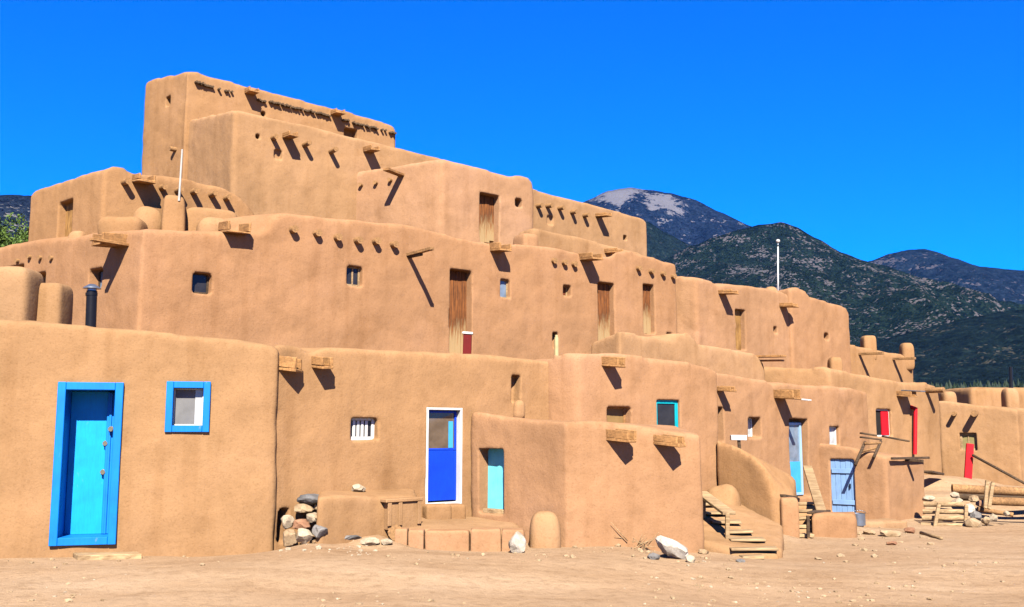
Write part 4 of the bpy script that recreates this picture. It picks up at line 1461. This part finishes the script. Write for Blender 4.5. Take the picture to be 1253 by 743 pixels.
# ---- things on the roofs
fp = empty('flagpole', at(952, 354, 27.0), 'white flagpole on the far roof against the dark mountain', 'pole')
bm = bmesh.new(); tube(bm, at(952, 372, 27.0), at(952, 302, 27.0), 0.026, 0.02, 10); obj('shaft', bm, WHITE, fp, True)
bm = bmesh.new(); tube(bm, at(952, 302, 27.0), at(952, 297.5, 27.0), 0.015, 0.015, 8); obj('neck', bm, STEEL, fp, True)
bm = bmesh.new(); blob(bm, at(952, 295, 27.0), 0.055, 0.055, 0.05, 1.0, 0, 0); obj('finial', bm, WHITE, fp, True)
bm = bmesh.new(); tube(bm, at(219, 246, 16.55), at(223, 183, 16.6), 0.02, 0.015, 9, 4, 0.04)
tag(obj('pole', bm, plain('peeled_grey_wood', (0.36, 0.33, 0.29)), None, True, 50), 'white peeled pole standing on the roof chimney before the tower', 'pole')
bx = empty('red_box', at(572, 440, 17.4), 'dark red box with a white lid at the foot of a tall brown door', 'box')
bm = bmesh.new(); beam(bm, at(571, 450, 17.4), at(572.2, 409.5, 17.4), 0.15, 0.12, Vector((0, 1, 0)), 0.01); obj('body', bm, DRED, bx)
bm = bmesh.new(); beam(bm, at(572.2, 409.4, 17.4), at(572.4, 406.6, 17.4), 0.19, 0.16, Vector((0, 1, 0)), 0.008); obj('lid', bm, WHITE, bx)
bm = bmesh.new(); tube(bm, at(681, 440, 18.6), at(681, 413, 18.6), 0.042, 0.042, 12); tube(bm, at(681, 413, 18.6), at(681, 410, 18.6), 0.03, 0.03, 12)
tag(obj('jug', bm, plain('cream_plastic', (0.42, 0.33, 0.16), 0.5), None, True, 40), 'cream coloured jug on the roof under the rust coloured window', 'jug')

# ================================================================= trees and far country
def leafmat(name, a, b_, c_):
    m, nt, b = nmat(name)
    a, b_, c_ = (sc_col(q, 0.75) for q in (a, b_, c_))
    n = noise_n(nt, coords(nt), 2.5, 3)
    oi = noise_n(nt, coords(nt), 17, 2)
    c = mix(nt, 0.5, ramp(nt, [(0.35, a), (0.5, b_), (0.65, c_)], n), ramp(nt, [(0.35, a), (0.65, c_)], oi))
    nt.links.new(c, b.inputs['Base Color'])
    b.inputs['Roughness'].default_value = 0.7
    return m
LEAF = leafmat('green_leaves', (0.03, 0.06, 0.008), (0.055, 0.10, 0.012), (0.10, 0.15, 0.02))
tr = empty('broadleaf_tree', at(2, 527, 46), 'bright green leafy tree showing above the roof before the dark hill', 'tree')
c0 = at(-4, 308, 46)
bm = bmesh.new()
tube(bm, Vector((c0.x, 46, 0)), c0, 0.28, 0.16, 10, 4, 0.05)
obj('trunk', bm, WOOD_K, tr, True)
for k in range(5):
    bm = bmesh.new()
    an = k * 1.26
    tube(bm, c0 - Vector((0, 0, 1.2)), c0 + Vector((math.cos(an) * 1.3, math.sin(an) * 1.3, random.uniform(0.0, 1.0))), 0.09, 0.03, 7)
    obj('limb', bm, WOOD_K, tr, True)
bm = bmesh.new()
cl = [c0 + Vector((random.gauss(0, 1.0), random.gauss(0, 0.9), random.gauss(0, 0.85))) for _ in range(90)]
for q in cl:
    if (q - c0).length > 2.0:
        continue
    rr = random.uniform(0.35, 0.62)
    for _ in range(170):
        dv = Vector((random.gauss(0, 1), random.gauss(0, 1), random.gauss(0, 1))).normalized()
        p = q + dv * rr * random.random() ** 0.4
        s_ = random.uniform(0.045, 0.09)
        u = Vector((random.gauss(0, 1), random.gauss(0, 1), random.gauss(0, 1))).normalized()
        v = u.cross(Vector((random.gauss(0, 1), random.gauss(0, 1), random.gauss(0, 1)))).normalized()
        bm.faces.new([bm.verts.new(p + u * s_), bm.verts.new(p + v * s_ * 0.6), bm.verts.new(p - u * s_), bm.verts.new(p - v * s_ * 0.6)])
obj('crown', bm, LEAF, tr)


def hillmat(name, dark, mid, rock_c, cell, rocky, bare=None):
    """forested slope: single trees as cells of green, tinted blue for the air on far slopes, bare rock showing between them"""
    m, nt, b = nmat(name)
    b.inputs['Specular IOR Level'].default_value = 0.0
    b.inputs['Roughness'].default_value = 1
    co = coords(nt)
    vo = nt.nodes.new('ShaderNodeTexVoronoi')
    vo.inputs['Scale'].default_value = 1.0 / cell
    nt.links.new(co, vo.inputs['Vector'])
    sep = nt.nodes.new('ShaderNodeSeparateColor')
    nt.links.new(vo.outputs['Color'], sep.inputs[0])
    dark, mid, rock_c = (sc_col(q, 0.62) for q in (dark, mid, rock_c))
    g = ramp(nt, [(0.0, dark), (0.7, mid), (1.0, sc_col(mid, 1.5))], sep.outputs[0])
    r1 = noise_n(nt, co, 1.0 / (cell * 14), 5, 0.6)
    r2 = noise_n(nt, co, 1.0 / (cell * 3.2), 4, 0.65)
    f = math_n(nt, 'ADD', math_n(nt, 'ADD', math_n(nt, 'MULTIPLY', r1, 0.5), math_n(nt, 'MULTIPLY', r2, 0.32)), math_n(nt, 'MULTIPLY', sep.outputs[1], 0.18))
    msk = ramp(nt, [(rocky, (0, 0, 0)), (rocky + 0.02, (1, 1, 1))], f)
    shade = noise_n(nt, co, 1.0 / (cell * 5), 5, 0.7)
    g = mix(nt, 0.8, g, ramp(nt, [(0.35, (0.5, 0.5, 0.55)), (0.5, (1, 1, 1)), (0.65, (1.6, 1.55, 1.4))], shade), 'MULTIPLY')
    c = mix(nt, msk, g, rock_c)
    if bare:
        sp = nt.nodes.new('ShaderNodeSeparateXYZ')
        nt.links.new(co, sp.inputs[0])
        hz = math_n(nt, 'ADD', sp.outputs[2], math_n(nt, 'MULTIPLY', noise_n(nt, co, 1 / 260.0, 6, 0.65), bare[1]))
        xm = math_n(nt, 'MULTIPLY', math_n(nt, 'ABSOLUTE', math_n(nt, 'SUBTRACT', sp.outputs[0], bare[2])), bare[3])
        n9 = noise_n(nt, co, 1 / 75.0, 6, 0.75)
        ex = math_n(nt, 'POWER', math_n(nt, 'ABSOLUTE', math_n(nt, 'DIVIDE', math_n(nt, 'SUBTRACT', sp.outputs[0], 800.0), 110.0)), 2.0)
        ez = math_n(nt, 'POWER', math_n(nt, 'ABSOLUTE', math_n(nt, 'DIVIDE', math_n(nt, 'SUBTRACT', sp.outputs[2], 1190.0), 85.0)), 2.0)
        e2 = math_n(nt, 'SUBTRACT', math_n(nt, 'MULTIPLY', math_n(nt, 'SUBTRACT', n9, 0.40), 9.0), math_n(nt, 'ADD', ex, ez))
        f2 = math_n(nt, 'SUBTRACT', math_n(nt, 'SUBTRACT', hz, xm), bare[0])
        msk2 = ramp(nt, [(0.0, (0, 0, 0)), (1.0, (1, 1, 1))], math_n(nt, 'DIVIDE', f2, 25.0))
        msk2 = math_n(nt, 'MAXIMUM', msk2, ramp(nt, [(0.0, (0, 0, 0)), (0.25, (1, 1, 1))], e2))
        rcol = mix(nt, r2, sc_col(rock_c, 0.85), sc_col(rock_c, 1.3))
        c = mix(nt, msk2, c, rcol)
    nt.links.new(c, b.inputs['Base Color'])
    bump(nt, b, math_n(nt, 'SUBTRACT', 1.0, vo.outputs['Distance']), 0.7, cell * 0.5)
    return m


def ridge(name, prof, D, depth, mat, label, amp=0.05, seedz=0.0, nu=220, nv=70, p=1.15, gully=1.0):
    """real terrain: a crest line at its own distance with slopes falling to both sides"""
    bm = bmesh.new()
    cr = [at(px, py, D) for px, py in prof]
    x0, x1 = cr[0].x, cr[-1].x
    def crest(x):
        for a, b_ in zip(cr, cr[1:]):
            if a.x <= x <= b_.x:
                t = (x - a.x) / (b_.x - a.x)
                t2 = t * t * (3 - 2 * t) * 0.35 + t * 0.65
                return a.z + (b_.z - a.z) * t2
        return cr[-1].z if x > x1 else cr[0].z
    rows = []
    zm = max(q.z for q in cr)
    for j in range(nv + 1):
        v = -0.25 + 1.25 * j / nv
        row = []
        for i in range(nu + 1):
            x = x0 + (x1 - x0) * i / nu
            y = D - v * depth
            av = abs(v) if v >= 0 else abs(v) * 3
            h = crest(x) * max(0.0, 1 - av) ** p
            q = Vector((x / depth * 3.2, y / depth * 1.4, seedz))
            r_ = 1 - abs(noise.fractal(q * gully, 0.9, 2.1, 6)) * 2
            fl = noise.fractal(q * 7, 0.8, 2.1, 5)
            k = min(1.0, abs(v) * 5)
            h += zm * (amp * (r_ - 0.55) * 1.6 * k * (1 - av * 0.6) + 0.012 * fl * (0.35 + k))
            row.append(bm.verts.new((x, y, max(-40, h - (2 if av > 0.97 else 0)))))
        rows.append(row)
    for j in range(nv):
        for i in range(nu):
            bm.faces.new((rows[j][i], rows[j][i + 1], rows[j + 1][i + 1], rows[j + 1][i]))
    tag(obj(name, bm, mat, None, True), label, 'mountain', kind='structure')

ROCKC = (0.20, 0.175, 0.17)
ridge('mountain', [(480, 420), (560, 350), (640, 295), (690, 262), (722, 244), (745, 234), (770, 229), (795, 233), (820, 236), (845, 243), (880, 259), (920, 277), (960, 300), (1020, 345), (1090, 400)],
      5200, 2600, hillmat('far_mountain', (0.003, 0.006, 0.015), (0.008, 0.013, 0.026), (0.105, 0.10, 0.11), 12, 0.61, (1425, 560, 560, 0.8)), 'far blue mountain with a bare pale grey summit', 0.07, 2.0)  # forest colours are navy: the blue of distant air is painted in
ridge('mountain', [(960, 370), (1020, 340), (1060, 321), (1090, 311), (1115, 305), (1130, 305), (1145, 308), (1165, 315), (1200, 327), (1253, 331), (1320, 338), (1400, 345)],
      4600, 2000, hillmat('far_right_mountain', (0.003, 0.007, 0.014), (0.008, 0.013, 0.023), (0.06, 0.056, 0.065), 12, 0.60), 'blue forested mountain beyond the rocky hill', 0.08, 7.0)  # air blue mixed into the tree colours here too
ridge('mountain', [(560, 420), (660, 330), (720, 280), (760, 262), (790, 270), (815, 285), (845, 300), (880, 320), (930, 345), (1000, 380)],
      3300, 1200, hillmat('green_foothill', (0.003, 0.007, 0.008), (0.008, 0.014, 0.013), (0.06, 0.055, 0.05), 7, 0.61), 'dark green foothill below the pale summit', 0.06, 4.0)
ridge('mountain', [(740, 350), (800, 325), (850, 300), (880, 289), (905, 281), (930, 275), (955, 272), (975, 278), (1000, 292), (1030, 309), (1060, 320), (1090, 331), (1120, 343), (1180, 365), (1253, 384), (1330, 400), (1420, 430)],
      2700, 1500, hillmat('rocky_hill', (0.002, 0.005, 0.006), (0.007, 0.013, 0.010), (0.075, 0.068, 0.07), 5, 0.575), 'dark forested hill scattered with pale rock outcrops', 0.09, 11.0)
ridge('mountain', [(960, 450), (1020, 432), (1060, 421), (1110, 408), (1150, 398), (1190, 388), (1230, 381), (1280, 376), (1360, 372), (1440, 380)],
      1700, 900, hillmat('low_green_hill', (0.003, 0.006, 0.008), (0.006, 0.011, 0.011), (0.04, 0.038, 0.03), 5, 0.62), 'low dark green wooded hill behind the last houses', 0.07, 16.0)
ridge('mountain', [(-420, 300), (-250, 262), (-120, 246), (-40, 241), (10, 238), (40, 240), (90, 250), (160, 275), (260, 330)],
      2600, 1300, hillmat('near_left_hill', (0.004, 0.006, 0.012), (0.010, 0.014, 0.022), (0.12, 0.11, 0.10), 8, 0.60), 'dark wooded hill behind the leafy tree', 0.06, 21.0)

# far belt of trees at the foot of the hills
bm = bmesh.new()
for k in range(4200):
    Y = random.uniform(170, 480)
    px = random.uniform(1060, 1330)
    x = (px - CX) / F * Y
    hgt = (0.030 + 0.036 * (Y - 120) / 360) * Y * random.uniform(0.55, 1.1) * 0.8
    base = Vector((x, Y, -0.5))
    r_ = min(hgt * random.uniform(0.2, 0.4), 3.2)
    n_ = 7
    prev = None
    lv = [(0.08, 0.7), (0.3, 1.0), (0.55, 0.8), (0.8, 0.45)]
    for t, q in lv:
        ring = [bm.verts.new(base + Vector((math.cos(6.283 * i / n_) * r_ * q * random.uniform(0.7, 1.2), math.sin(6.283 * i / n_) * r_ * q * random.uniform(0.7, 1.2), hgt * (t + random.uniform(-0.05, 0.05))))) for i in range(n_)]
        if prev:
            for i in range(n_):
                bm.faces.new((prev[i], prev[(i + 1) % n_], ring[(i + 1) % n_], ring[i]))
        prev = ring
    tip = bm.verts.new(base + Vector((0, 0, hgt)))
    for i in range(n_):
        bm.faces.new((prev[i], prev[(i + 1) % n_], tip))
tag(obj('distant_forest', bm, leafmat('far_forest_green', (0.003, 0.008, 0.003), (0.007, 0.017, 0.006), (0.013, 0.026, 0.008))), 'far dark belt of trees at the foot of the hills', 'forest', kind='stuff')

# thin mountain air
HAZE = 1.0e-5
if HAZE > 0:
    bm = bmesh.new()
    hexa(bm, [(-6900, -6900, -41.5), (6900, -6900, -41.5), (6900, 6900, -41.5), (-6900, 6900, -41.5), (-6900, -6900, 1500), (6900, -6900, 1500), (6900, 6900, 1500), (-6900, 6900, 1500)])
    m = bpy.data.materials.new('mountain_air')
    m.use_nodes = True
    nt = m.node_tree
    nt.nodes.clear()
    pv = nt.nodes.new('ShaderNodeVolumePrincipled')
    pv.inputs['Color'].default_value = (0.10, 0.35, 1.0, 1)
    pv.inputs['Density'].default_value = HAZE
    out = nt.nodes.new('ShaderNodeOutputMaterial')
    nt.links.new(pv.outputs[0], out.inputs['Volume'])
    tag(obj('haze', bm, m), 'thin blue mountain air', 'haze', kind='stuff')
